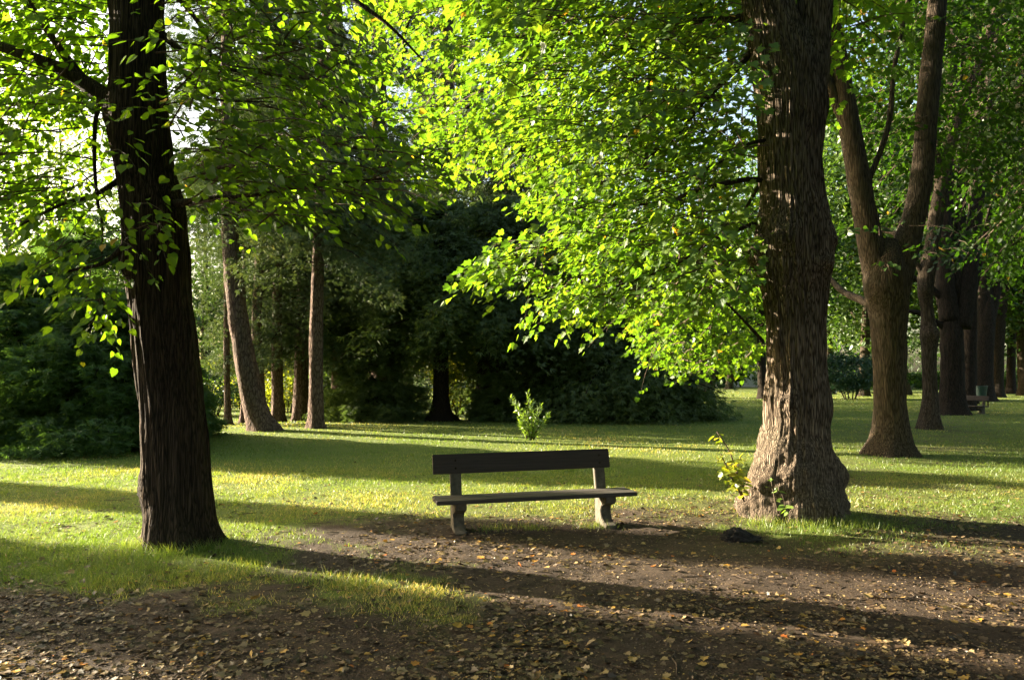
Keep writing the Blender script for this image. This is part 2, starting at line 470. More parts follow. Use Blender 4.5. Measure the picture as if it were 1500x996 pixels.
def bark_disp(amp=0.02, k=9.0, zk=1.2, seed=0, z0=0.0, flare=0.0, fh=0.35, lobes=5, burls=(), lump=0.0, lump_k=2.5, knob=0.0, knob_z=1.0):
    def f(pos, Dv, rr, th):
        x, y, z = pos[..., 0], pos[..., 1], pos[..., 2]
        cx, cy = Dv[..., 0], Dv[..., 1]
        ph = fbm(x * 1.5, y * 1.5, z * 1.5, 2, seed + 3) * 0.8
        r1 = np.abs(vn(cx * k + ph, cy * k + ph, z * zk, seed) * 2 - 1)
        r2 = np.abs(vn(cx * k * 2.1 + ph, cy * k * 2.1, z * zk * 1.7, seed + 1) * 2 - 1)
        d = amp * (r1 * 0.65 + r2 * 0.35 - 0.35) * 1.6
        if knob:
            kz = np.clip((knob_z - (z - z0)) / 0.5, 0, 1)
            kz = kz * (0.35 + 0.65 * np.clip((0.25 - cx) * 2.0, 0, 1))
            d = d * (1 - 0.3 * kz) + knob * kz * (np.abs(fbm(x * 5, y * 5, z * 5, 3, seed + 12) - 0.5) * 2.2 + 0.55 * (fbm(x * 16, y * 16, z * 16, 3, seed + 13) - 0.5))
        d = d + lump * rr * (fbm(cx * 1.3 + 5, cy * 1.3, z * lump_k, 3, seed + 7) - 0.5) * 2
        if flare:
            e = np.exp(-np.maximum(z - z0, -0.1) / fh)
            d = d + flare * e * (0.55 + 0.45 * np.cos(th * lobes + seed) + 0.5 * (fbm(cx * 2.5, cy * 2.5, z * 2, 2, seed + 9) - 0.5))
        for (bx, by, bz, br, ba) in burls:
            q = ((x - bx) ** 2 + (y - by) ** 2 + (z - bz) ** 2) / (br * br)
            g = np.exp(-q * 1.4)
            d = d + ba * g * (0.6 + 0.9 * fbm(x * 9, y * 9, z * 9, 3, seed + 4)) + g * 0.05 * (fbm(x * 26, y * 26, z * 26, 2, seed + 6) - 0.5)
        return d
    return f
def px_path(pts, D):
    P, R = [], []
    for q in pts:
        d = q[3] if len(q) > 3 else D
        P.append(W(q[0], q[1], d)); R.append(q[2] / 2 / FPX * d)
    return np.array(P), np.array(R)

# ------------------------------------------------------------------ leafy sprays (near crowns)
def in_poly(px, py, poly):
    ins = np.zeros(px.shape, bool)
    n = len(poly)
    for i in range(n):
        x0, y0 = poly[i]; x1, y1 = poly[(i + 1) % n]
        ins ^= ((y0 > py) != (y1 > py)) & (px < (x1 - x0) * (py - y0) / (y1 - y0 + 1e-9) + x0)
    return ins
def region_points(poly, d0, d1, n, gap=0.42, gs=1.1, seed=0):
    poly = np.array(poly, float)
    out = []
    lo, hi = poly.min(0), poly.max(0)
    tot = 0
    while tot < n:
        px = rng.uniform(lo[0], hi[0], 4000); py = rng.uniform(lo[1], hi[1], 4000)
        k = in_poly(px, py, poly)
        D = rng.uniform(d0, d1, 4000)
        P = Wv(px, py, D)
        k &= fbm(P[:, 0] * gs, P[:, 1] * gs, P[:, 2] * gs, 2, seed + 40) > gap
        P = P[k]
        out.append(P); tot += len(P)
    return np.vstack(out)[:n]
def sprays(C0, origin, L=0.7, nl=16, droop=0.35, leaf=0.10, hang=0.9):
    """C0 spray root points; each is a fan of leaves on a drooping twig heading away from origin"""
    n = len(C0)
    u = C0 - np.asarray(origin)
    u[:, 2] *= 0.2
    u /= np.linalg.norm(u, axis=1, keepdims=True) + 1e-9
    u = u + rng.normal(0, 0.45, (n, 3)); u[:, 2] *= 0.5
    u /= np.linalg.norm(u, axis=1, keepdims=True)
    side = np.cross(u, (0, 0, 1.0)); side /= np.linalg.norm(side, axis=1, keepdims=True) + 1e-9
    Ls = L * rng.uniform(0.6, 1.3, n)
    t = np.tile((np.arange(nl) + 0.5) / nl, (n, 1)) + rng.normal(0, 0.03, (n, nl))
    sg = np.where(np.arange(nl) % 2 == 0, 1.0, -1.0)[None, :] * np.ones((n, 1))
    off = sg * rng.uniform(0.02, 0.42, (n, nl)) * (1.15 - t) * Ls[:, None]
    P = C0[:, None] + u[:, None] * (t * Ls[:, None])[..., None] + side[:, None] * off[..., None]
    P[..., 2] += -droop * Ls[:, None] * t ** 2 + rng.normal(0, 0.05, (n, nl))
    A = u[:, None] * rng.uniform(0.3, 1.0, (n, nl))[..., None] + side[:, None] * (sg * rng.uniform(0.2, 0.9, (n, nl)))[..., None]
    A[..., 2] -= hang * rng.uniform(0.1, 1.2, (n, nl))
    U = np.zeros((n, nl, 3)); U[..., 2] = 1
    U = U + rng.normal(0, 0.45, U.shape)
    U = U + u[:, None] * 0.4
    S = leaf * rng.uniform(0.6, 1.3, (n, nl))
    # twigs as thin three-sided rods
    parts_V, parts_F, o = [], [], 0
    ts = np.array((-0.35, 0.25, 0.65, 1.0))
    Pt = C0[:, None] + u[:, None] * (ts * 1.0)[None, :, None] * Ls[:, None, None]
    Pt[..., 2] += -droop * Ls[:, None] * np.maximum(ts, 0) ** 2 + 0.012
    rad = np.array((0.007, 0.005, 0.0035, 0.0015)) * (0.6 + L)
    up = np.array((0, 0, 1.0))
    offs = [np.stack((side * math.cos(a) + up * math.sin(a),), 0)[0] for a in (0, 2.09, 4.19)]
    Vt = np.stack([Pt + offs[k][:, None] * rad[None, :, None] for k in range(3)], 2)   # n,4,3,3
    base = (np.arange(n) * 12)[:, None]
    F = []
    for r in range(3):
        for k in range(3):
            F.append(np.stack((base[:, 0] + r * 3 + k, base[:, 0] + r * 3 + (k + 1) % 3, base[:, 0] + (r + 1) * 3 + (k + 1) % 3, base[:, 0] + (r + 1) * 3 + k), -1))
    return P.reshape(-1, 3), A.reshape(-1, 3), U.reshape(-1, 3), S.reshape(-1), (Vt.reshape(-1, 3), np.vstack(F))
def crown_from(groups, origin, T, mat, parent, name='foliage'):
    """groups: list of (points, spray length, leaves, droop, leaf size, hang)"""
    Ps, As, Us, Ss, tw = [], [], [], [], []
    for (pts, L, nl, droop, leaf, hang) in groups:
        pts = pts[np.linalg.norm(pts - np.array((0, 0, H)), axis=1) > 5.4]
        if len(pts) == 0:
            continue
        P, A, U, S, t = sprays(pts, origin, L, nl, droop, leaf, hang)
        Ps.append(P); As.append(A); Us.append(U); Ss.append(S); tw.append(t)
    P = np.vstack(Ps); A = np.vstack(As); U = np.vstack(Us); S = np.hstack(Ss)
    keep = np.linalg.norm(P - np.array((0, 0, H)), axis=1) > 4.2
    tint = np.clip(0.5 * fbm(P[:, 0] * 0.9, P[:, 1] * 0.9, P[:, 2] * 0.9, 2, 60) + 0.5 * rng.random(len(P)) + 0.35 * (rng.random(len(P)) > 0.985), 0, 1)
    leaves_mesh(name, P[keep], A[keep], U[keep], S[keep], T, mat, parent, tint[keep])
    V, F = merge(tw)
    np_mesh('twigs', V, F, M['twig'], parent)['kind'] = 'stuff'
def ellipsoid_pts(c, r, n, shell=0.5, gap=0.40, gs=0.5, seed=0, zmin=-1e9):
    out = []; tot = 0
    while tot < n:
        d = rnd_dir(3000)
        rad = rng.uniform(shell, 1.0, 3000) ** 0.6
        P = np.array(c) + d * rad[:, None] * np.array(r)
        k = (fbm(P[:, 0] * gs, P[:, 1] * gs, P[:, 2] * gs, 2, seed + 70) > gap) & (P[:, 2] > zmin)
        P = P[k]; out.append(P); tot += len(P)
    return np.vstack(out)[:n]
def above_frame(P, margin=0.5):
    """only keep sprays well above what the picture shows"""
    z = H + 0.473 * 1.04 * np.maximum(P[:, 1], 0) + margin
    return P[P[:, 2] > z]
def tubes_obj(name, paths, mat, parent, segs=10, rings=14, amp=0.12, seed=0):
    parts = []
    for i, (P, R) in enumerate(paths):
        d = bark_disp(amp=float(np.mean(R)) * amp, k=3, zk=2.0, seed=seed + i, lump=0.12)
        parts.append(tube(P, R, segs, rings, d))
    V, F = merge(parts)
    return np_mesh(name, V, F, mat, parent, True)

# ================================================================== LEFT TREE
def left_tree():
    b = G(268, 800)
    D = 7.6
    b = np.array((b[0], b[1], 0.0)); b[2] = g1(b[0], b[1])
    t = empty('lime_tree', b, 'dark furrowed tree trunk in the left foreground with lime green leaves hanging around it', 'tree', 'big broadleaved trees beside the path')
    pts = [(271, 835, 106), (268, 806, 100), (266, 780, 97), (263, 740, 94), (259, 690, 92), (252, 600, 88), (241, 500, 85), (233, 420, 87), (230, 370, 88), (221, 300, 86), (212, 250, 76), (206, 200, 82), (203, 120, 78), (201, 50, 76), (200, 0, 75), (198, -200, 70), (200, -500, 60), (206, -900, 40), (212, -1200, 18)]
    P, R = px_path(pts, D)
    bl = [(*W(268, 310, D - 0.15), 0.22, 0.07), (*W(192, 380, D - 0.1), 0.2, 0.05), (*W(170, 170, D), 0.25, 0.07), (*W(212, 715, D - 0.05), 0.2, 0.05)]
    V, F = tube(P, R, 128, 420, bark_disp(0.036, 11, 1.1, 2, b[2], 0.075, 0.12, 7, bl, 0.045, 1.2))
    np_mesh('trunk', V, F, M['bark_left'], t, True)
    limbs = [
        [(190, 175, 34), (150, 140, 30), (100, 106, 20), (50, 86, 17), (0, 68, 15), (-80, 45, 13), (-220, 10, 10)],
        [(130, 128, 17), (104, 94, 13), (70, 46, 11), (30, -12, 10), (-20, -80, 8)],
        [(158, 148, 10), (142, 165, 7), (138, 220, 6), (142, 290, 5), (150, 330, 3), (149, 372, 2)],
        [(232, 45, 12), (262, 72, 8), (300, 92, 7), (345, 104, 6), (400, 110, 5), (470, 118, 3)],
        [(222, -30, 10), (262, 0, 7), (290, 32, 7), (304, 60, 6), (312, 95, 4), (325, 125, 3)],
        [(230, 88, 9), (270, 108, 6), (295, 138, 5), (322, 147, 4), (400, 150, 2)],
        [(250, 300, 14, 7.5), (300, 292, 8, 7.2), (380, 285, 6, 6.9), (450, 272, 5, 6.8), (560, 262, 3, 6.7)],
        [(215, 320, 12, 7.5), (160, 380, 7, 7.1), (110, 395, 5, 7.0), (60, 405, 3, 6.9)],
        [(215, -120, 22), (330, -90, 16, 7.4), (450, -40, 10, 7.2), (560, 30, 6, 7.0), (620, 90, 3, 7.0)],
        [(180, 260, 10, 7.6), (140, 285, 7, 7.5), (90, 300, 5, 7.4), (30, 330, 3, 7.3)],
    ]
    for i, l in enumerate(limbs):
        tubes_obj('limb', [px_path(l, D)], M['bark_left'], t, 10, 22, 0.15, 5 * i)
    o = W(205, 100, D)
    gA = region_points([(-120, -60), (175, -60), (172, 60), (168, 280), (160, 310), (120, 325), (40, 330), (-120, 330)], 6.8, 9.4, 330, 0.38, 1.3, 1)
    gA2 = region_points([(60, 340), (180, 330), (195, 400), (170, 480), (130, 490), (130, 440), (100, 400), (40, 370)], 6.6, 7.4, 20, 0.3, 1.2, 2)
    gB = region_points([(235, -60), (480, -60), (500, 60), (560, 140), (620, 160), (620, 260), (540, 310), (430, 330), (300, 310), (265, 240), (240, 150)], 5.8, 8.6, 225, 0.45, 1.2, 3)
    gC = region_points([(200, 290), (290, 270), (300, 320), (250, 340), (200, 345)], 6.4, 7.0, 6, 0.2, 1.2, 4)
    up = above_frame(ellipsoid_pts((-3.8, 6.4, 9.5), (4.6, 3.8, 5.2), 480, 0.4, 0.42, 0.6, 5), 0.2)
    crown_from([(gA, 0.65, 17, 0.30, 0.082, 0.8), (gA2, 0.45, 15, 0.5, 0.078, 0.9), (gB, 0.7, 18, 0.25, 0.08, 0.7), (gC, 0.4, 10, 0.5, 0.08, 1.0), (up, 1.1, 14, 0.3, 0.17, 0.6)], o, T_HEART, M['leaf_left'], t)
left_tree()

# ================================================================== RIGHT TREE
def right_tree():
    D = 9.1
    b = G(1163, 757); b[1] = D; b[2] = g1(b[0], D)
    t = empty('maple_tree', b, 'thick old tree right of the bench with a swollen burled base and sunlit green crown', 'tree', 'big broadleaved trees beside the path')
    pts = [(1164, 800, 146), (1163, 765, 138), (1163, 735, 128), (1163, 700, 118), (1164, 665, 104), (1166, 630, 93), (1167, 590, 93), (1166, 540, 84), (1166, 480, 84), (1165, 430, 92), (1162, 385, 108), (1162, 345, 108), (1163, 305, 97), (1159, 250, 90), (1158, 200, 93), (1158, 150, 100), (1152, 105, 98), (1143, 75, 88), (1134, 45, 78), (1126, 15, 72), (1120, -30, 68), (1112, -150, 66), (1100, -400, 50), (1090, -700, 30), (1085, -950, 12)]
    P, R = px_path(pts, D)
    def at(x, y, r, a, dd=-0.2):
        return (*W(x, y, D + dd), r, a)
    bl = [at(1105, 700, 0.22, 0.14, -0.2), at(1098, 738, 0.20, 0.17, -0.1), at(1222, 690, 0.2, 0.14, -0.05), at(1228, 735, 0.17, 0.10, 0), at(1135, 655, 0.2, 0.12, -0.4), at(1152, 590, 0.14, 0.09, -0.35), at(1128, 700, 0.17, 0.12, -0.5), at(1145, 625, 0.12, 0.07, -0.4), at(1112, 665, 0.15, 0.08, -0.3),
          at(1104, 372, 0.2, 0.13, -0.1), at(1212, 350, 0.16, 0.06), at(1182, 748, 0.11, 0.20, -0.7), at(1190, 722, 0.09, 0.16, -0.7), at(1150, 345, 0.2, 0.08, -0.45), at(1172, 690, 0.2, 0.08, -0.5), at(1118, 740, 0.16, 0.13, -0.6), at(1205, 385, 0.14, 0.08, -0.3), at(1215, 740, 0.16, 0.10, -0.5)]
    V, F = tube(P, R, 200, 560, bark_disp(0.036, 13, 1.5, 31, b[2], 0.06, 0.13, 7, bl, 0.05, 1.6, 0.065, 1.25))
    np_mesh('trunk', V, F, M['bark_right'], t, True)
    stem = [(1166, 190, 70), (1174, 140, 70), (1183, 95, 62), (1190, 50, 52), (1193, 10, 50), (1196, -40, 50), (1205, -200, 46), (1230, -500, 30), (1250, -800, 12)]
    P, R = px_path(stem, D)
    V, F = tube(P, R, 96, 180, bark_disp(0.026, 8, 1.5, 37))
    np_mesh('stem', V, F, M['bark_right'], t, True)
    limbs = [
        [(1130, 266, 9), (1100, 263, 8), (1065, 268, 8, 8.9), (1020, 280, 6, 8.6), (960, 298, 5, 8.4), (890, 300, 3, 8.2)],
        [(1125, 205, 6, 9.0), (1095, 212, 5, 8.9), (1060, 235, 4, 8.7), (1000, 262, 3, 8.4)],
        [(1125, 320, 8), (1085, 335, 6, 9.0), (1040, 355, 5, 8.9), (985, 390, 4, 8.8), (900, 420, 3, 8.6)],
        [(1120, 25, 16), (1070, 28, 13, 9.3), (1000, 33, 10, 9.6), (900, 46, 7, 10.0), (800, 52, 5, 10.4), (700, 55, 3, 10.8)],
        [(1115, 60, 12), (1080, 100, 9, 9.3), (1030, 150, 7, 9.5), (980, 210, 5, 9.8), (900, 260, 3, 10.0)],
        [(1115, -100, 30), (1000, -90, 22, 9.8), (880, -30, 14, 10.8), (780, 60, 9, 11.6), (700, 140, 6, 12.2), (650, 200, 3, 12.6)],
        [(1110, -200, 26), (950, -260, 20, 10.5), (760, -180, 14, 12), (640, -60, 8, 13), (590, 60, 5, 13.4), (600, 120, 3, 13.4)],
        [(1130, 240, 6, 9.3), (1080, 330, 5, 11), (1040, 420, 4, 13), (1010, 480, 3, 14.5)],
        [(1118, 500, 5, 9.0), (1090, 470, 4, 8.9), (1060, 440, 3, 8.8)],
        [(1130, -60, 20, 9.3), (1050, -20, 16, 10.5), (960, 90, 10, 11.5), (940, 200, 7, 12), (900, 300, 3, 12.2)],
    ]
    for i, l in enumerate(limbs):
        tubes_obj('limb', [px_path(l, D)], M['bark_dark'], t, 10, 22, 0.15, 7 * i)
    o = W(1150, 0, D)
    R1 = region_points([(515, -60), (580, 60), (615, 140), (640, 205), (690, 262), (740, 235), (790, 300), (850, 280), (900, 200), (1095, 120), (1095, -60)], 10.5, 15.0, 600, 0.36, 0.8, 11)
    R2 = region_points([(720, -60), (1100, -60), (1105, 380), (1090, 425), (1000, 420), (900, 445), (850, 455), (800, 415), (710, 395), (770, 345), (850, 330), (800, 240), (740, 120)], 7.4, 11.0, 640, 0.42, 1.0, 12)
    R2b = region_points([(930, 150), (1100, 150), (1100, 420), (980, 440), (870, 455), (810, 415), (850, 380)], 9.2, 11.5, 210, 0.36, 1.0, 14)
    R3 = region_points([(920, 430), (1120, 380), (1125, 515), (1060, 540), (1010, 545), (955, 530), (935, 480)], 12.0, 16.5, 185, 0.38, 0.9, 13)
    R4 = region_points([(1200, -60), (1340, -60), (1300, 60), (1220, 140), (1205, 60)], 9.5, 13, 30, 0.42, 0.9, 15)
    R5 = region_points([(690, 385), (760, 380), (790, 430), (740, 420)], 8.0, 8.8, 8, 0.1, 0.9, 16)
    R6 = region_points([(700, -60), (870, -60), (860, 60), (800, 80), (720, 60)], 6.4, 7.6, 14, 0.2, 0.9, 17)
    R7 = region_points([(1090, 60), (1150, 80), (1150, 400), (1120, 420), (1090, 300)], 7.6, 8.4, 6, 0.4, 0.9, 18)
    up = above_frame(ellipsoid_pts((2.4, 11.0, 11.0), (6.5, 6.0, 6.0), 1100, 0.4, 0.42, 0.5, 19), 0.2)
    crown_from([(R1, 0.7, 18, 0.30, 0.085, 0.8), (R2, 0.65, 16, 0.30, 0.09, 0.8), (R2b, 0.65, 16, 0.30, 0.09, 0.8), (R3, 0.65, 16, 0.40, 0.092, 0.9), (R4, 0.7, 13, 0.35, 0.10, 0.9),
                (R5, 0.5, 12, 0.35, 0.10, 0.8), (R6, 0.5, 12, 0.4, 0.105, 0.9), (R7, 0.4, 9, 0.4, 0.09, 0.9), (up, 1.2, 14, 0.3, 0.18, 0.6)], o, T_LOBED, M['leaf_right'], t)
    # leafy shoots springing from the swollen base
    def shoot(stems, nleaf, seed, mat):
        paths = [px_path(s, D) for s in stems]
        tubes_obj('shoot', paths, M['twig'], t, 6, 12, 0.1, seed)
        Ps = []
        for (P, R), k in zip(paths, nleaf):
            Q, _ = catmull(P, R, 60)
            idx = rng.integers(8, 60, k)
            Ps.append(Q[idx] + rng.normal(0, 0.035, (k, 3)))
        P = np.vstack(Ps); n = len(P)
        A = rnd_dir(n, -0.7, 0.4); U = np.tile((0, -0.3, 1.0), (n, 1)) + rng.normal(0, 0.3, (n, 3))
        leaves_mesh('shoot_leaves', P, A, U, rng.uniform(0.05, 0.10, n), T_HEART, mat, t)
    shoot([[(1090, 735, 3, 8.75), (1078, 690, 2.5, 8.7), (1068, 660, 2, 8.7), (1050, 632, 1.5, 8.7)], [(1088, 730, 3, 8.7), (1072, 700, 2, 8.6), (1056, 665, 1.5, 8.6)], [(1092, 720, 3, 8.7), (1080, 695, 2, 8.65), (1086, 665, 1.5, 8.6)], [(1090, 730, 3, 8.7), (1075, 705, 2, 8.6), (1062, 690, 1.5, 8.55)]], [16, 34, 22, 38], 1, M['leaf_yellow'])
    shoot([[(1140, 752, 3, 8.35), (1134, 725, 2.5, 8.3), (1130, 705, 1.5, 8.3)], [(1142, 754, 2.5, 8.35), (1150, 740, 2, 8.3), (1145, 722, 1.5, 8.3)]], [8, 7], 2, M['leaf_sapling'])
right_tree()

# ================================================================== ALLEY TREES ON THE RIGHT
def broad_tree(name, label, cat, group, base_px, D, trunk, stems, crown, leafmat, bark='bark_row', segs=64, rings=220, flare=0.10, leafT=T_HEART, lump=0.03, burl=()):
    P, R = px_path(trunk, D)
    b = P[0].copy(); b[2] = g1(b[0], b[1])
    t = empty(name, b, label, cat, group)
    bl = [(*W(x, y, D - 0.2), r, a) for (x, y, r, a) in burl]
    V, F = tube(P, R, segs, rings, bark_disp(float(R[2]) * 0.07, 9, 1.4, int(D * 7) % 91, b[2], flare, 0.25, 5, bl, lump, 1.4))
    np_mesh('trunk', V, F, M[bark], t, True)
    for i, s in enumerate(stems):
        P2, R2 = px_path(s, D)
        big = s[0][2] > 18
        V, F = tube(P2, R2, 32 if big else 10, 90 if big else 24, bark_disp(float(np.mean(R2)) * 0.09, 6, 1.4, i + 3, lump=0.04))
        np_mesh('limb', V, F, M[bark], t, True)
    crown_from(crown, P[-1], leafT, M[leafmat], t)
    return t
ROW = 'row of broadleaved trees receding on the right'
def row_trees():
    D = 16.4
    crown = [(region_points([(1190, -80), (1520, -80), (1540, 150), (1450, 230), (1400, 330), (1330, 260), (1260, 200), (1215, 150)], 16.2, 23, 400, 0.42, 0.6, 22), 0.9, 15, 0.35, 0.12, 0.8),
             (region_points([(1230, 320), (1420, 330), (1430, 380), (1280, 390)], 14, 16, 12, 0.35, 0.7, 23), 0.7, 14, 0.3, 0.11, 0.5),
             (above_frame(ellipsoid_pts((9, 17, 13), (6, 6, 5), 350, 0.3, 0.42, 0.5, 24), 0.3), 1.3, 13, 0.3, 0.22, 0.6)]
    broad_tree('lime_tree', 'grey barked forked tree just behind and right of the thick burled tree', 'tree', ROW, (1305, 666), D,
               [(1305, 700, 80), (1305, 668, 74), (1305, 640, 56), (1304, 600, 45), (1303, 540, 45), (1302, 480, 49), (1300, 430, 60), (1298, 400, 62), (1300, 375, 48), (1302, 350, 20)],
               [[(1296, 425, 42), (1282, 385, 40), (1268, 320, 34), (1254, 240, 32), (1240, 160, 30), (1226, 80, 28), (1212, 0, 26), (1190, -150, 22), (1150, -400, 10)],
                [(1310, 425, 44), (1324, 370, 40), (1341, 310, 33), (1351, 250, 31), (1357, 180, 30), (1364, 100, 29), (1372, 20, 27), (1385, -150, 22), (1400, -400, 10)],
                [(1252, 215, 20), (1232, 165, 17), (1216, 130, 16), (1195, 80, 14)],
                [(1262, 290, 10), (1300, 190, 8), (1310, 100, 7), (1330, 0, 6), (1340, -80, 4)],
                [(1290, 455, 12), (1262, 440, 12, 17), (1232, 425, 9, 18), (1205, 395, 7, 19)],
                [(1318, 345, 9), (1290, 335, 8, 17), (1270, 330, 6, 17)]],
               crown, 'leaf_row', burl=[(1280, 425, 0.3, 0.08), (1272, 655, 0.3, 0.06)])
    D = 24.6
    crown = [(region_points([(1220, -80), (1540, -80), (1540, 260), (1480, 330), (1420, 400), (1370, 330), (1300, 250)], 24.5, 31, 300, 0.42, 0.5, 32), 1.2, 14, 0.35, 0.16, 0.8),
             (region_points([(1350, 320), (1440, 320), (1440, 390), (1370, 395)], 22, 25, 14, 0.35, 0.5, 33), 0.8, 13, 0.35, 0.14, 0.7)]
    broad_tree('crooked_tree', 'thin crooked knobbly trunk standing between the forked tree and the dark trunks', 'tree', ROW, (1363, 628), D,
               [(1362, 650, 36), (1362, 629, 34), (1362, 605, 27), (1363, 570, 20), (1361, 530, 19), (1361, 490, 22), (1358, 455, 17), (1356, 430, 21), (1358, 400, 24), (1366, 360, 20), (1374, 300, 20), (1384, 250, 18), (1400, 190, 15), (1425, 120, 13), (1450, 50, 11), (1470, -60, 8), (1480, -300, 5)],
               [[(1356, 410, 10), (1346, 392, 8), (1338, 378, 5)], [(1376, 300, 12), (1372, 200, 10), (1378, 100, 8), (1370, -40, 5)]],
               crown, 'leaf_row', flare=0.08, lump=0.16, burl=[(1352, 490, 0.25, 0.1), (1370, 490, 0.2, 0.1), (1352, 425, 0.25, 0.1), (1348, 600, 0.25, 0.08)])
    D = 34.0
    crown = [(region_points([(1240, -80), (1560, -80), (1560, 400), (1480, 450), (1430, 420), (1380, 330), (1320, 300)], 34.5, 44, 400, 0.40, 0.35, 42), 1.5, 14, 0.35, 0.21, 0.8)]
    broad_tree('dark_tree', 'very thick dark double trunk in the shade of the tree row', 'tree', ROW, (1400, 607), D,
               [(1396, 625, 52), (1396, 608, 45), (1395, 580, 35), (1395, 530, 31), (1394, 490, 30), (1392, 450, 24), (1390, 410, 12)],
               [[(1392, 470, 28), (1384, 400, 24), (1386, 300, 19), (1392, 200, 17), (1395, 80, 14), (1400, -60, 12), (1400, -250, 6)],
                [(1406, 480, 30), (1418, 400, 26), (1428, 320, 20), (1440, 230, 16), (1450, 120, 13), (1465, 0, 10), (1470, -200, 6)],
                [(1400, 440, 18), (1404, 350, 16), (1410, 250, 13), (1412, 100, 10), (1420, -50, 7)],
                [(1384, 440, 10), (1360, 420, 9), (1330, 400, 7), (1310, 370, 5)], [(1384, 480, 9), (1350, 460, 8), (1325, 455, 5)]],
               crown, 'leaf_row', 'bark_dark', flare=0.2)
    broad_tree('dark_tree', 'slimmer dark trunk close against the thick double trunk, its neighbour to the right', 'tree', ROW, (1417, 600), 38.0,
               [(1417, 615, 26), (1417, 598, 24), (1418, 560, 20), (1420, 500, 19), (1422, 420, 18), (1425, 330, 15), (1430, 240, 12), (1436, 120, 10), (1440, -50, 6)],
               [[(1421, 460, 10), (1436, 380, 8), (1452, 300, 6)]],
               [(region_points([(1360, -60), (1560, -60), (1560, 330), (1470, 400), (1400, 300)], 38.5, 46, 150, 0.42, 0.35, 44), 1.6, 13, 0.35, 0.22, 0.8)], 'leaf_row', 'bark_dark', 24, 90, 0.12)
    for k_, (x, D, lab) in enumerate([(1590, 21.0, 'nearest tree of the row standing outside the right edge'), (1640, 33.0, 'second tree of the row outside the right edge'), (1545, 46.0, 'dark trunk at the right edge behind the row')]):
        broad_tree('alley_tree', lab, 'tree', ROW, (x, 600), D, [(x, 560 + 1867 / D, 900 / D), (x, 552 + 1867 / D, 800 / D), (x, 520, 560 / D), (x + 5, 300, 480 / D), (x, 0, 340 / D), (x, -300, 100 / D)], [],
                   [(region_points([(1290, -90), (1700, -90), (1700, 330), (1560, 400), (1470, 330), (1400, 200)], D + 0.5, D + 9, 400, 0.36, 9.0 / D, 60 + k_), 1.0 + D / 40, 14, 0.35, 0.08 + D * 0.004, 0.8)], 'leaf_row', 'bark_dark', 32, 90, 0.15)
    for k_, (x, D, w, l_, lab) in enumerate([(1462, 62.0, 15, 18, 'slim dark trunk right of the litter bin, leaning right'), (1424, 47.0, 14, -14, 'slim dark trunk in the gap between the double trunk and the bin'), (1481, 76.0, 12, 10, 'farthest slim trunk of the row at the right edge'), (1386, 58.0, 12, -22, 'slim dark trunk behind the crooked knobbly one')]):
        y0 = 552 + 1867 / D
        broad_tree('alley_tree', lab, 'tree', ROW, (x, y0), D, [(x, y0 + 8, w * 1.5), (x, y0, w * 1.3), (x, y0 - 25, w), (x + l_ * .2, 470, w * .95), (x + l_, 350, w * .8), (x + l_ * 1.6, 200, w * .6), (x + l_ * 2, 0, w * .4), (x + l_ * 2, -150, 3)],
                   [[(x + l_ * .4, 440, w * .6), (x - l_ * .6, 340, w * .5), (x - l_ * 1.2, 220, w * .4), (x - l_ * 1.5, 60, 3)]],
                   [(region_points([(x - 110, -90), (x + 110, -90), (x + 110, 380), (x, 440), (x - 100, 350)], D, D + 8, 120, 0.4, 9.0 / D, 160 + k_), 1.0 + D / 40, 14, 0.35, 0.06 + D * 0.004, 0.8)], 'leaf_row', 'bark_dark', 24, 80, 0.12)
    D = 53.0
    crown = [(region_points([(1300, -80), (1600, -80), (1600, 430), (1500, 490), (1450, 440), (1400, 330)], 53, 68, 320, 0.40, 0.25, 52), 2.2, 14, 0.35, 0.32, 0.8)]
    broad_tree('dark_tree', 'dark leaning trunk behind the small green bin, bending up to the right', 'tree', ROW, (1440, 587), D,
               [(1440, 600, 38), (1440, 586, 33), (1441, 560, 26), (1442, 520, 24), (1444, 480, 24), (1446, 450, 20), (1448, 420, 10)],
               [[(1446, 480, 18), (1458, 430, 14), (1464, 370, 13), (1470, 300, 12), (1482, 200, 9), (1490, 80, 7), (1495, -80, 5)],
                [(1441, 490, 16), (1440, 420, 14), (1450, 330, 11), (1456, 220, 9), (1458, 100, 7), (1460, -60, 4)], [(1466, 360, 7), (1480, 330, 6), (1495, 320, 4)]],
               crown, 'leaf_row', 'bark_dark', 32, 110, 0.3)
row_trees()

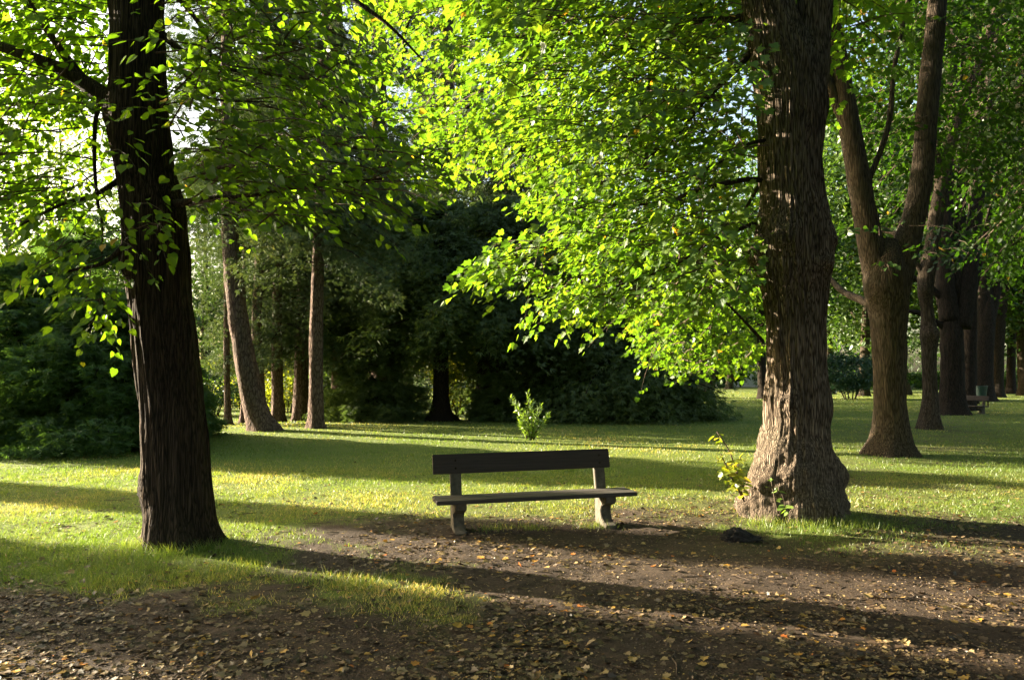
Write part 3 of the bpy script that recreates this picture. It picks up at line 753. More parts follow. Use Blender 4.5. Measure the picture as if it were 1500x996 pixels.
# ================================================================== CONIFERS
def path_at(P, z):
    o = np.argsort(P[:, 2])
    return np.stack((np.interp(z, P[o, 2], P[o, 0]), np.interp(z, P[o, 2], P[o, 1]), z), -1)
def conifer(name, label, cat, group, trunk, D, z0, z1, L0, nbr, per, spr=0.24, droop=0.45, mat='needle', bark='bark_pine', flare=0.10, T=T_SPRIG, power=0.7, seed=0, segs=28, twigs=True, lo=0.12, zclear=0.05):
    P, R = px_path(trunk, D)
    b = P[0].copy(); b[2] = g1(b[0], b[1])
    t = empty(name, b, label, cat, group)
    V, F = tube(P, R, segs, 110, bark_disp(float(R[2]) * 0.10, 5, 1.6, seed, b[2], flare, 0.25, 5, (), 0.05, 1.5))
    np_mesh('trunk', V, F, M[bark], t, True)
    zb = rng.uniform(z0, z1, nbr)
    az = rng.uniform(0, 2 * math.pi, nbr)
    u = np.clip((zb - z0) / (z1 - z0), 0, 1)
    L = L0 * (1 - u) ** power * rng.uniform(0.55, 1.15, nbr) + 0.3
    S0 = path_at(P, zb)
    d = np.stack((np.cos(az), np.sin(az), np.zeros(nbr)), -1)
    side = np.stack((-np.sin(az), np.cos(az), np.zeros(nbr)), -1)
    cnt = np.maximum(8, (per * L / L0).astype(int))
    k = np.repeat(np.arange(nbr), cnt)
    n = len(k)
    tt = lo + (1 - lo) * rng.random(n) ** 0.65
    lat = rng.normal(0, 0.13, n) * (1.25 - tt * 0.8)
    dz = -droop * tt ** 1.6 + 0.12 * tt
    Q = S0[k] + d[k] * (L[k] * tt)[:, None] + side[k] * (L[k] * lat)[:, None]
    hangd = rng.random(n) ** 2 * 0.28 * L[k]
    Q[:, 2] += L[k] * dz - hangd
    gr = g1(b[0], b[1])
    A = d[k] * rng.uniform(0.2, 1.0, n)[:, None] + side[k] * (np.sign(lat) * rng.uniform(0, 0.8, n))[:, None] + rng.normal(0, 0.25, (n, 3))
    A[:, 2] -= droop * 1.1
    U = np.tile((0.0, 0, 1.0), (n, 1)) + rng.normal(0, 0.5, (n, 3))
    ok = Q[:, 2] > gr + zclear
    tint = np.clip(0.55 * fbm(Q[:, 0] * 0.8, Q[:, 1] * 0.8, Q[:, 2] * 0.8, 2, 80) + 0.4 * rng.random(n) + 0.25 * (tt - 0.6), 0, 1)
    leaves_mesh('foliage', Q[ok], A[ok], U[ok], spr * rng.uniform(0.6, 1.4, n)[ok], T_TUFT if spr < 0.205 else T, M[mat], t, tint[ok])
    if twigs:
        parts = []
        for i in range(0, nbr, 2):
            q = np.array([S0[i], S0[i] + d[i] * L[i] * 0.45 + (0, 0, -droop * L[i] * 0.2), S0[i] + d[i] * L[i] * 0.9 + (0, 0, -droop * L[i] * 0.8)])
            parts.append(tube(q, np.array((0.03, 0.02, 0.006)) * (0.6 + L[i] / 4), 4, 5))
        V, F = merge(parts)
        np_mesh('branches', V, F, M['bark_dark'], t)['kind'] = 'stuff'
    return t
CON = 'tall conifers behind the lawn'
def conifers():
    D = 22.8
    conifer('spruce_tree', 'leaning reddish conifer trunk curving up to the left behind the lawn', 'tree', CON,
            [(392, 650, 46), (388, 632, 44), (378, 610, 36), (368, 570, 33), (358, 520, 30), (349, 465, 28), (343, 410, 27), (338, 350, 25), (335, 250, 21), (333, 100, 17), (332, -100, 12), (332, -400, 5)], 22.6,
            6.0, 18, 3.0, 100, 330, 0.15, 0.4, seed=1)
    conifer('spruce_tree', 'straight reddish conifer trunk with branches hanging beside it', 'tree', CON,
            [(464, 650, 31), (464, 634, 28), (463, 615, 23), (463, 560, 21), (463, 500, 20), (465, 420, 18), (467, 340, 16), (471, 200, 14), (476, 60, 12), (482, -150, 8), (486, -400, 3)], 23.4,
            4.8, 19, 2.8, 120, 330, 0.14, 0.5, seed=2)
    conifer('pale_conifer', 'grey trunk half hidden behind the leaning conifer', 'tree', CON,
            [(384, 640, 17), (383, 622, 16), (380, 560, 15), (376, 500, 15), (377, 440, 14), (380, 380, 13), (384, 250, 11), (388, 50, 8), (390, -200, 4)], 26.5,
            7.0, 19, 2.4, 80, 260, 0.15, 0.45, seed=3, segs=20)
    conifer('hanging_fir', 'conifer with pale sunlit branches hanging low left of the straight trunk', 'tree', CON,
            [(408, 640, 24), (408, 622, 20), (407, 600, 18), (406, 540, 16), (406, 450, 14), (408, 300, 12), (410, 100, 9), (412, -100, 4)], 28.0,
            3.0, 17, 3.4, 140, 360, 0.14, 0.6, seed=4, zclear=1.7)
    conifer('hanging_fir', 'stout trunk just left of the straight conifer, crown spreading right', 'tree', CON,
            [(440, 640, 30), (440, 620, 26), (440, 600, 23), (441, 560, 21), (444, 400, 17), (446, 200, 12), (450, 0, 8), (452, -150, 4)], 29.0,
            3.2, 18, 3.4, 140, 360, 0.14, 0.55, seed=5, zclear=1.7)
    conifer('slim_conifer', 'thin pale trunk left of the leaning conifer', 'tree', CON,
            [(334, 640, 11), (334, 627, 10), (333, 580, 9), (332, 520, 9), (332, 400, 8), (333, 200, 6), (334, 0, 3)], 26.0, 7.0, 15, 2.0, 60, 120, 0.25, 0.5, seed=6, segs=16)
    conifer('slim_conifer', 'very thin grey trunk between the slim pale one and the leaning conifer', 'tree', CON,
            [(356, 636, 8), (356, 624, 7), (356, 580, 6), (357, 500, 6), (358, 400, 5), (360, 150, 3)], 27.0, 6.5, 13, 1.6, 45, 90, 0.25, 0.5, seed=7, segs=12)
    conifer('tall_spruce', 'tall spruce with bare reddish stem at the top edge left of the maple leaves', 'tree', CON,
            [(505, 640, 40), (503, 618, 34), (500, 500, 30), (497, 350, 27), (494, 200, 25), (492, 60, 22), (491, -60, 19), (490, -300, 12), (490, -500, 6)], 31.0,
            3.0, 15.5, 4.2, 170, 380, 0.18, 0.45, seed=8, zclear=1.9)
    conifer('tall_spruce', 'tall dark spruce right of the first bare reddish stem', 'tree', CON,
            [(560, 635, 40), (560, 615, 34), (558, 400, 28), (556, 200, 23), (555, 0, 18), (555, -250, 10), (555, -450, 4)], 33.0,
            3.5, 24, 4.6, 190, 380, 0.2, 0.42, seed=9)
    conifer('tall_spruce', 'grey green spruce rising behind the bright maple leaves', 'tree', CON,
            [(655, 630, 40), (655, 612, 34), (655, 400, 28), (656, 200, 22), (656, 0, 16), (657, -200, 6)], 42.0,
            5, 23, 5.0, 170, 240, 0.34, 0.45, seed=10)
    conifer('tall_spruce', 'spruce behind the leaves between the two foreground trees, farther right', 'tree', CON,
            [(780, 625, 40), (780, 608, 34), (780, 400, 28), (780, 200, 20), (780, 0, 12), (780, -120, 5)], 39.0,
            4, 20, 5.4, 150, 240, 0.36, 0.45, seed=11)
    YEW = 'dark yews at the back of the lawn'
    conifer('yew_tree', 'dark yew with flared black trunk left of the yellow green shrub', 'tree', YEW,
            [(645, 630, 58), (645, 616, 48), (645, 600, 29), (646, 570, 23), (646, 530, 22), (647, 450, 20), (648, 380, 12), (648, 330, 5)], 28.7,
            3.3, 8.0, 4.2, 170, 230, 0.22, 0.22, 'yew', 'bark_dark', 0.22, power=0.45, seed=12, zclear=1.9)
    conifer('yew_tree', 'dense dark yew with massive black trunk behind the little sapling', 'tree', YEW,
            [(716, 630, 60), (716, 614, 54), (718, 590, 46), (720, 540, 42), (724, 460, 32), (728, 380, 18), (730, 320, 6)], 29.5,
            3.1, 8.4, 4.6, 230, 240, 0.22, 0.35, 'yew', 'bark_dark', 0.2, power=0.45, seed=13, zclear=1.7)
    conifer('yew_tree', 'broad low dark yew reaching the lawn at the right end of the dark mass', 'tree', YEW,
            [(885, 625, 36), (885, 610, 32), (885, 560, 28), (885, 500, 22), (884, 420, 14), (884, 350, 5)], 30.0,
            0.5, 6.6, 4.6, 260, 250, 0.22, 0.28, 'yew', 'bark_dark', 0.15, power=0.55, seed=14)
    conifer('yew_bush', 'low dark yew bush beside the open lawn gap', 'shrub', YEW,
            [(965, 622, 18), (965, 610, 16), (965, 570, 12), (965, 530, 4)], 30.0,
            0.2, 2.6, 1.9, 120, 150, 0.18, 0.25, 'yew', 'bark_dark', 0.05, power=0.4, seed=15, segs=14)
    conifer('yew_tree', 'dark yew rising above the middle of the dark mass', 'tree', YEW,
            [(800, 628, 34), (800, 612, 30), (800, 560, 26), (800, 450, 20), (800, 350, 12), (800, 270, 5)], 31.5,
            0.8, 9.2, 4.4, 230, 240, 0.23, 0.30, 'yew', 'bark_dark', 0.15, power=0.55, seed=16)
    conifer('yew_bush', 'rounded dark yew bush left of the flared yew trunk', 'shrub', YEW,
            [(545, 634, 16), (545, 620, 14), (545, 590, 12), (545, 550, 5)], 28.2,
            0.2, 2.6, 1.9, 130, 150, 0.17, 0.25, 'yew', 'bark_dark', 0.05, power=0.35, seed=17, segs=14)
    conifer('yew_tree', 'yew with sunlit olive tips above the bush left of the flared trunk', 'tree', YEW,
            [(575, 630, 24), (575, 616, 22), (575, 560, 18), (575, 450, 14), (575, 380, 8), (575, 300, 4)], 30.0,
            3.2, 8.6, 2.7, 160, 220, 0.22, 0.40, 'needle', 'bark_dark', 0.12, power=0.5, seed=18, zclear=1.9)
    conifer('yew_bush', 'small dark yew bush tucked under the massive black yew trunk', 'shrub', YEW,
            [(728, 628, 12), (728, 615, 10), (728, 595, 8), (728, 565, 3)], 28.3,
            0.15, 1.8, 0.8, 80, 120, 0.15, 0.25, 'yew', 'bark_dark', 0.03, power=0.4, seed=19, segs=12)
    SH = 'dark evergreens at the left edge'
    conifer('evergreen_shrub', 'large dark evergreen shrub left of the foreground trunk, nearest the lawn', 'shrub', SH,
            [(150, 680, 16), (150, 658, 14), (150, 600, 12), (150, 520, 8), (150, 440, 3)], 17.6,
            0.15, 3.6, 2.1, 230, 200, 0.15, 0.15, 'yew_side', 'bark_dark', 0.04, power=0.45, seed=20, segs=14)
    conifer('evergreen_shrub', 'sunlit side of the dark evergreens at the far left edge of the lawn', 'shrub', SH,
            [(30, 690, 16), (30, 668, 14), (30, 600, 12), (30, 500, 8), (30, 400, 3)], 18.0,
            0.15, 4.3, 2.3, 230, 200, 0.15, 0.15, 'yew_side', 'bark_dark', 0.04, power=0.5, seed=21, segs=14)
    conifer('evergreen_shrub', 'dark evergreen standing higher behind the nearest shrub on the left', 'shrub', SH,
            [(120, 670, 16), (120, 650, 14), (120, 560, 12), (120, 460, 8), (120, 370, 3)], 19.5,
            0.6, 5.6, 2.4, 220, 190, 0.17, 0.18, 'yew_side', 'bark_dark', 0.04, power=0.6, seed=22, segs=14)
    conifer('evergreen_shrub', 'dark evergreen shrub half behind the right side of the left foreground trunk', 'shrub', SH,
            [(236, 665, 14), (236, 643, 13), (236, 560, 11), (236, 470, 7), (236, 400, 3)], 20.5,
            0.3, 3.0, 1.2, 190, 170, 0.17, 0.2, 'yew_side', 'bark_dark', 0.04, power=0.55, seed=23, segs=14)
conifers()

# ================================================================== FAR BROADLEAVED TREES AND SHRUBS
def blob_tree(name, label, cat, group, x, y, D, h, r, tr, crown_z0, n, leaf, mat, T=T_OVAL, bark='bark_row', seed=0, gap=0.42, world=None, squash=1.0, stems=1):
    """tree or shrub from real size: trunk(s), limbs and a crown of leaf clumps with gaps"""
    if world is None:
        p = W(x, y, D); bx, by = p[0], D
    else:
        bx, by = world
    b = np.array((bx, by, g1(bx, by)))
    t = empty(name, b, label, cat, group)
    rr = np.random.default_rng(seed + 100)
    top = b + (rr.normal(0, 0.03) * h, rr.normal(0, 0.03) * h, h * 0.9)
    if stems == 1:
        P = np.array([b - (0, 0, 0.2), b + (0, 0, 0.02 * h), b * 0.6 + top * 0.4 + rr.normal(0, 0.02 * h, 3) * (1, 1, 0), top])
        V, F = tube(P, np.array((tr * 1.5, tr * 1.15, tr * 0.7, tr * 0.1)), 20, 60, bark_disp(tr * 0.12, 5, 1.4, seed, b[2], tr * 0.4, 0.3))
        np_mesh('trunk', V, F, M[bark], t, True)
    parts = []
    nl = 9 if stems == 1 else stems
    for i in range(nl):
        a = i * 2.4 + rr.uniform(-0.3, 0.3)
        if stems == 1:
            f = rr.uniform(0.25, 0.7)
            s = b * (1 - f) + top * f; s[2] = max(s[2], b[2] + crown_z0 * 0.8)
            e = b + np.array((math.cos(a) * r * 0.75, math.sin(a) * r * 0.75, min(h * 0.92, s[2] - b[2] + r * rr.uniform(0.2, 0.9))))
            ra = tr * 0.35
        else:
            s = b + (math.cos(a) * r * 0.15, math.sin(a) * r * 0.15, -0.05)
            e = b + np.array((math.cos(a) * r * 0.6, math.sin(a) * r * 0.6, h * rr.uniform(0.5, 0.9)))
            ra = tr
        parts.append(tube(np.array([s, (s + e) / 2 + (0, 0, 0.06 * r), e]), np.array((ra, ra * 0.6, ra * 0.15)), 6, 8))
    V, F = merge(parts)
    np_mesh('branches', V, F, M[bark], t, True)['kind'] = 'stuff'
    cz = (h + crown_z0) / 2
    rz = (h - crown_z0) / 2
    nc = max(14, n // 55)
    cc = ellipsoid_pts((bx, by, b[2] + cz), (r * 0.92, r * 0.92, rz * 0.92), nc, 0.35, gap - 0.05, 1.2 / r, seed)
    per = n // nc
    k = np.repeat(np.arange(nc), per)
    m = len(k)
    cl = r * 0.17 * rr.uniform(0.7, 1.3, nc)
    off = rng.normal(0, 1, (m, 3)) * (1, 1, 0.5)
    P = cc[k] + off * cl[k][:, None]
    P[:, 2] = np.maximum(P[:, 2], b[2] + 0.03)
    A = rnd_dir(m, -0.9, 0.35)
    U = np.tile((0, 0, 1.0), (m, 1)) + rng.normal(0, 0.5, (m, 3))
    tint = np.clip(0.5 * rng.random(m) + 0.5 * rr.random(nc)[k], 0, 1)
    leaves_mesh('foliage', P, A, U, leaf * rng.uniform(0.6, 1.3, m), T, M[mat], t, tint)
    return t
BG = 'broadleaved trees far behind the lawn'
def far_trees():
    # distant gap to the right of the yews
    blob_tree('park_tree', 'pale trunk with dark left neighbour in the lawn gap beside the yew bush', 'tree', BG, 1014, 582, 62, 12, 3.5, 0.30, 3.2, 5000, 0.30, 'leaf_far', seed=1)
    blob_tree('park_tree', 'lit slim trunk leftmost of the close pair in the lawn gap', 'tree', BG, 1026, 582, 60, 13, 3.5, 0.33, 3.6, 5000, 0.30, 'leaf_far', seed=2)
    blob_tree('park_tree', 'thick shaded trunk rightmost of the close pair in the lawn gap', 'tree', BG, 1036, 582, 61, 13, 3.8, 0.42, 3.5, 5000, 0.30, 'leaf_far', seed=3)
    blob_tree('park_tree', 'dark trunk directly left of the thick burled tree, far across the lawn', 'tree', BG, 1118, 582, 58, 15, 6, 0.33, 3.6, 9000, 0.30, 'leaf_row', bark='bark_dark', seed=4)
    blob_tree('park_tree', 'small distant tree at the end of the lawn gap near the pale wall', 'tree', BG, 1068, 566, 105, 13, 6, 0.45, 2.4, 8000, 0.5, 'leaf_far', seed=5)
    blob_tree('park_tree', 'distant green tree left of the pale wall', 'tree', BG, 985, 566, 90, 17, 8, 0.4, 3, 8000, 0.45, 'leaf_far', seed=6)
    blob_tree('bush', 'blue green bush between the burled tree and the forked tree', 'shrub', None, 1245, 582, 58, 3.6, 2.4, 0.05, 0.3, 7000, 0.20, 'blue_bush', seed=7, stems=9, gap=0.3)
    blob_tree('bush', 'green bush behind the forked trunk, right of the blue green bush', 'shrub', None, 1290, 578, 66, 3.0, 2.0, 0.05, 0.3, 4000, 0.2, 'leaf_row', seed=8, stems=7, gap=0.3)
    blob_tree('bush', 'broad low bush hiding the foot of the pale house', 'shrub', None, 1046, 566, 118, 4.6, 5.0, 0.08, 0.2, 5000, 0.5, 'leaf_row', seed=9, stems=7, gap=0.3)
    xs = [(1215, 74, 34, 8), (1265, 66, 25, 7.5), (1325, 70, 33, 8), (1385, 82, 34, 9), (1440, 74, 33, 8.5), (1500, 68, 28, 8), (1570, 64, 30, 8), (1150, 86, 30, 9)]
    names = ['leafy tree far behind the blue green bush', 'yellowing tree between the burled tree and the forked tree, far off', 'far tree seen right of the forked trunk', 'far tree behind the thick double trunk', 'far tree behind the leaning dark trunk and the bin', 'green tree above the hedge at the right edge', 'tree at the outer right end of the hedge', 'tall far tree hidden behind the burled trunk']
    for i, ((x, D, h, r), nm) in enumerate(zip(xs, names)):
        blob_tree('park_tree', nm, 'tree', BG, x, 575, D, h, r, 0.4, 2.4, 15000, 0.46, 'leaf_far' if i % 2 else 'leaf_row', seed=20 + i, gap=0.36)
    # left distance : sunlit pale trees in front of the bright sky
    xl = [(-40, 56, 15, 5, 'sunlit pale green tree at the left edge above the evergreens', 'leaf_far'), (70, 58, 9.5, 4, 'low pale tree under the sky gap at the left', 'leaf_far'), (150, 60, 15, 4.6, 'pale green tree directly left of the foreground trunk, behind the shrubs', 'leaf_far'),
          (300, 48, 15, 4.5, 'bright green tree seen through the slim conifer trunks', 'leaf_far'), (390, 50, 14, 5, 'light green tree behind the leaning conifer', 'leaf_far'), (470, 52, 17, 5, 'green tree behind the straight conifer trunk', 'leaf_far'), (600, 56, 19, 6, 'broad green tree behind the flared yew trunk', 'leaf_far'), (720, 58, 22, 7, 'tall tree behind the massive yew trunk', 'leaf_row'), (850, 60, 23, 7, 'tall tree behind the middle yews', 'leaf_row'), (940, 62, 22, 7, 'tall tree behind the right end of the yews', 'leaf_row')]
    xl += [(-10, 62, 25, 7.0, 'hazy pale tree filling the left edge between sky and evergreens', 'leaf_haze'), (112, 66, 27, 6.0, 'slender pale green tree in the sky gap left of the foreground trunk', 'leaf_haze'), (58, 78, 28, 7, 'tall hazy tree farthest off in the left sky gap', 'leaf_haze')]
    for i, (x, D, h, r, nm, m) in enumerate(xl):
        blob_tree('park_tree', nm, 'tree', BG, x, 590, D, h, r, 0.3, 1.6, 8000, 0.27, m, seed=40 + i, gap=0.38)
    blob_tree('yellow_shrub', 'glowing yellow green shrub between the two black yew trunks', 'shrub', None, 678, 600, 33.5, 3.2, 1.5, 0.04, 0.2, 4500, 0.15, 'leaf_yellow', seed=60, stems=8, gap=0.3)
    UN = 'sunlit undergrowth shrubs behind the conifers'
    for i, (x, D, h, r, nm) in enumerate([(310, 33, 2.4, 1.6, 'green shrub behind the slim conifer trunks'), (420, 36, 2.6, 1.6, 'bright shrub showing between the two stout conifer trunks'), (480, 35, 2.2, 1.4, 'light shrub right of the straight conifer base'), (600, 40, 2.6, 1.8, 'green shrub left of the flared yew trunk'), (350, 40, 2.8, 1.9, 'pale shrub behind the leaning conifer base')]):
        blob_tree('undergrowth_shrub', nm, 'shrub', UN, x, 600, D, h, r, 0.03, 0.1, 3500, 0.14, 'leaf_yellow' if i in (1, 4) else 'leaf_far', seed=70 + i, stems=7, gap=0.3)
    # far hedge on the right
    def hedge(x0, x1, D, h, label, seed):
        a, b_ = W(x0, 570, D), W(x1, 570, D)
        n = 9000
        P = np.stack((rng.uniform(a[0], b_[0], n), D + rng.normal(0, 0.45, n), rng.uniform(0.05, h, n)), -1)
        P[:, 2] *= 0.85 + 0.3 * vn(P[:, 0] * 0.5, 0, 0, seed)
        t = empty('hedge', ((a[0] + b_[0]) / 2, D, 0), label, 'hedge')
        leaves_mesh('foliage', P, rnd_dir(n, -0.5, 0.8), rnd_dir(n), 0.28 * rng.uniform(0.6, 1.3, n), T_OVAL, M['yew_side'], t)
        V, F = merge([tube(np.array([(x, D, -0.1), (x + 0.1, D, h * 0.8)]), np.array((0.06, 0.02)), 6, 4) for x in np.linspace(a[0] + 0.3, b_[0] - 0.3, 40)])
        np_mesh('stems', V, F, M['bark_dark'], t)
    hedge(1445, 1640, 100, 2.3, 'trimmed dark hedge at the right edge far across the lawn', 3)
    hedge(1318, 1440, 104, 2.2, 'dark hedge seen between the trunks of the tree row', 4)
    # far woodland mass closing the view
    n = 60000
    ang = rng.uniform(-1.25, 1.2, n)
    rad = rng.uniform(95, 150, n)
    X = rad * np.sin(ang); Y = rad * np.cos(ang) + 20
    top = 13 + 10 * vn(ang * 9, 0, 0, 5) + 5 * vn(ang * 31, 0, 0, 6)
    top = np.where(ang < -0.35, top * 0.62, top)
    k = rng.random(n)
    Z = top * k
    ok = (fbm(X * 0.13, Y * 0.13, Z * 0.2, 3, 9) > 0.38) & ~((np.abs(X / Y - 0.275) < 0.03) & (Z < 4.5))
    P = np.stack((X, Y, Z), -1)[ok]
    o = leaves_mesh('distant_woodland', P, rnd_dir(len(P), -0.9, 0.4), rnd_dir(len(P)), 1.1 * rng.uniform(0.6, 1.4, len(P)), T_TUFT, M['leaf_far'], None)
    tag(o, 'far-off wood closing the view behind the park trees', 'woodland', None, 'stuff')
far_trees()

# ================================================================== UNSEEN TREES (added to cast shade from the left and block sky light)
def shade_trees():
    OUT = 'unseen shade trees beyond the left edge'
    def T(s, a, h, r, tr, cz, n, leaf, lab, seed, mat='leaf_row', gap=0.40):
        blob_tree('park_tree', lab, 'tree', OUT, 0, 0, 0, h, r, tr, cz, n, leaf, mat, seed=seed, world=sa(s, a), gap=gap)
    def Y(s, a, h, r, n, lab, seed):  # unseen yew, width and height set to block a band of sun
        b = sa(s, a)
        t = empty('shade_yew', (b[0], b[1], 0), lab, 'tree', OUT)
        V, F = tube(np.array([(b[0], b[1], -0.2), (b[0], b[1], h * 0.9)]), np.array((0.2, 0.03)), 10, 8)
        np_mesh('trunk', V, F, M['bark_dark'], t)
        z = rng.random(n) ** 0.9
        prof = r * np.clip(np.minimum(1.0, 0.75 + z * 1.2) * np.sqrt(np.clip(1.02 - z ** 2.5, 0, 1)), 0.05, 1)
        q = np.sqrt(rng.random(n)); th = rng.uniform(0, 6.283, n)
        P = np.stack((b[0] + prof * q * np.cos(th), b[1] + prof * q * np.sin(th), 0.1 + z * h), -1)
        leaves_mesh('foliage', P, rnd_dir(n, -0.2, 1), rnd_dir(n), 0.3 * rng.uniform(0.7, 1.3, n), T_TUFT, M['yew'], t)
    Y(7.55, -30, 9.5, 0.62, 7000, 'unseen columnar yew added left of the frame for its shade', 1)
    Y(4.3, -24, 8.5, 1.15, 7000, 'broad unseen yew added for shade left of the foreground trunk', 4)
    Y(1.2, -22, 8.5, 1.3, 7000, 'broad unseen yew added for shade beside the path end', 5)
    T(-3, -26, 13, 4.5, 0.3, 2.0, 8000, 0.28, 'unseen tree added to shade the path', 6)  # added to keep low sun off the near path
    for i, (x, y, h, r) in enumerate([(-6, -5, 15, 6), (3, -8, 17, 7), (11, -3, 16, 6.5), (-14, -9, 16, 7)]):  # added behind the camera to block sky and darken the fill
        blob_tree('park_tree', 'unseen leafy tree added behind the viewer to dim the sky light', 'tree', 'unseen sky-blocking trees behind the viewer', 0, 0, 0, h, r, 0.35, 3.6, 8000, 0.42, 'leaf_row', seed=300 + i, world=(x, y), gap=0.36)
    for i, (x, y, h, r) in enumerate([(13, 5.5, 15, 5), (20, 14, 17, 5.5), (29, 24, 18, 6), (42, 38, 19, 7), (20, 3, 16, 6)]):  # added out of view to block sky and darken the right row
        blob_tree('park_tree', 'unseen leafy tree added beyond the right edge to block the sky', 'tree', 'unseen sky-blocking trees beyond the right edge', 0, 0, 0, h, r, 0.35, 2.8, 8500, 0.42, 'leaf_row', seed=320 + i, world=(x, y), gap=0.33)
    for i, (s, tr) in enumerate([(20.2, 0.4), (25.4, 0.55), (29.5, 0.6)]):  # unseen, kept slim so stripes of sun reach the lawn
        T(s, -44 - 2 * i, 13, 0.7 + 0.12 * i, tr, 2.5, 3000, 0.3, 'unseen slim broadleaved tree set beyond the left edge to stripe the lawn', 200 + i)
shade_trees()

# ================================================================== BENCH
def box(w, d, h, c=(0, 0, 0), tilt=0.0, bev=0.008, sub=(1, 1, 1)):
    import bmesh
    bm = bmesh.new()
    bmesh.ops.create_cube(bm, size=1.0)
    for v in bm.verts:
        v.co = Vector((v.co.x * w, v.co.y * d, v.co.z * h))
    bmesh.ops.bevel(bm, geom=bm.edges[:], offset=bev, segments=2, affect='EDGES')
    ct, st = math.cos(tilt), math.sin(tilt)
    for v in bm.verts:
        y, z = v.co.y, v.co.z
        v.co = Vector((v.co.x + c[0], y * ct - z * st + c[1], y * st + z * ct + c[2]))
    return bm
def bm_obj(name, bm, mat, parent, smooth=True):
    me = bpy.data.meshes.new(name)
    bm.to_mesh(me); bm.free()
    for p in me.polygons:
        p.use_smooth = False
    me.update()
    return link_mesh(name, me, mat, parent)
def wood_mat(name, dark, light, axis_scale=(1.2, 30, 30)):
    m, nt, out = new_mat(name)
    L = nt.links.new
    tc = N(nt, 'ShaderNodeTexCoord'); mp = N(nt, 'ShaderNodeMapping'); mp.inputs['Scale'].default_value = axis_scale
    L(tc.outputs['Object'], mp.inputs[0])
    n1 = N(nt, 'ShaderNodeTexNoise'); n1.inputs['Scale'].default_value = 2.0; n1.inputs['Detail'].default_value = 6; n1.inputs['Roughness'].default_value = 0.65
    L(mp.outputs[0], n1.inputs['Vector'])
    cr = ramp(nt, [(0.3, dark), (0.75, light)]); L(n1.outputs['Fac'], cr.inputs[0])
    bs = N(nt, 'ShaderNodeBsdfPrincipled'); bs.inputs['Roughness'].default_value = 0.75
    L(cr.outputs[0], bs.inputs['Base Color'])
    bm = N(nt, 'ShaderNodeBump'); bm.inputs['Strength'].default_value = 0.5; bm.inputs['Distance'].default_value = 0.004
    L(n1.outputs['Fac'], bm.inputs['Height']); L(bm.outputs[0], bs.inputs['Normal'])
    L(bs.outputs[0], out.inputs[0])
    return m
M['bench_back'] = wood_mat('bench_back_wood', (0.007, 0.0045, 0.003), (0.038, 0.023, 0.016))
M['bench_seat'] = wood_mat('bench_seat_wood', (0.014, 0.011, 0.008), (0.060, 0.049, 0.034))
def concrete():
    m, nt, out = new_mat('weathered_concrete')
    L = nt.links.new
    tc = N(nt, 'ShaderNodeTexCoord')
    n1 = N(nt, 'ShaderNodeTexNoise'); n1.inputs['Scale'].default_value = 14; n1.inputs['Detail'].default_value = 7; n1.inputs['Roughness'].default_value = 0.7
    L(tc.outputs['Object'], n1.inputs['Vector'])
    cr = ramp(nt, [(0.3, (0.035, 0.030, 0.02)), (0.55, (0.09, 0.078, 0.055)), (0.8, (0.17, 0.148, 0.105))]); L(n1.outputs['Fac'], cr.inputs[0])
    n2 = N(nt, 'ShaderNodeTexNoise'); n2.inputs['Scale'].default_value = 120; n2.inputs['Detail'].default_value = 2
    L(tc.outputs['Object'], n2.inputs['Vector'])
    bs = N(nt, 'ShaderNodeBsdfPrincipled'); bs.inputs['Roughness'].default_value = 0.95
    L(cr.outputs[0], bs.inputs['Base Color'])
    bm = N(nt, 'ShaderNodeBump'); bm.inputs['Strength'].default_value = 0.5; bm.inputs['Distance'].default_value = 0.006
    L(n2.outputs['Fac'], bm.inputs['Height']); L(bm.outputs[0], bs.inputs['Normal'])
    L(bs.outputs[0], out.inputs[0])
    return m
M['concrete'] = concrete()
def bench_support_bm(u, wid=0.115):
    """cast profile in (v forward, z): rear post leaning back, bracket under the seat, S-curved leg, foot"""
    import bmesh
    prof = [(-0.02, -0.12), (-0.03, 0.0), (-0.035, 0.18), (-0.04, 0.34), (-0.075, 0.50), (-0.118, 0.70), (-0.05, 0.70), (-0.005, 0.50), (0.03, 0.345),
            (0.34, 0.308), (0.345, 0.28), (0.335, 0.245), (0.29, 0.225), (0.225, 0.21), (0.18, 0.185), (0.155, 0.145), (0.165, 0.10), (0.20, 0.06), (0.26, 0.03), (0.335, 0.012), (0.345, -0.12)]
    prof[8] = (0.03, 0.310)
    bm = bmesh.new()
    rings = []
    for sx in (-wid / 2, wid / 2):
        rings.append([bm.verts.new((u + sx, -v, z)) for v, z in prof])
    k = len(prof)
    for i in range(k):
        bm.faces.new((rings[0][i], rings[0][(i + 1) % k], rings[1][(i + 1) % k], rings[1][i]))
    bm.faces.new(rings[0][::-1]); bm.faces.new(rings[1])
    bmesh.ops.recalc_face_normals(bm, faces=bm.faces[:])
    e = [x for x in bm.edges if abs(x.verts[0].co.x - x.verts[1].co.x) < 1e-6]
    bmesh.ops.bevel(bm, geom=e, offset=0.007, segments=2, affect='EDGES')
    return bm
BL = (-0.62, 8.42)
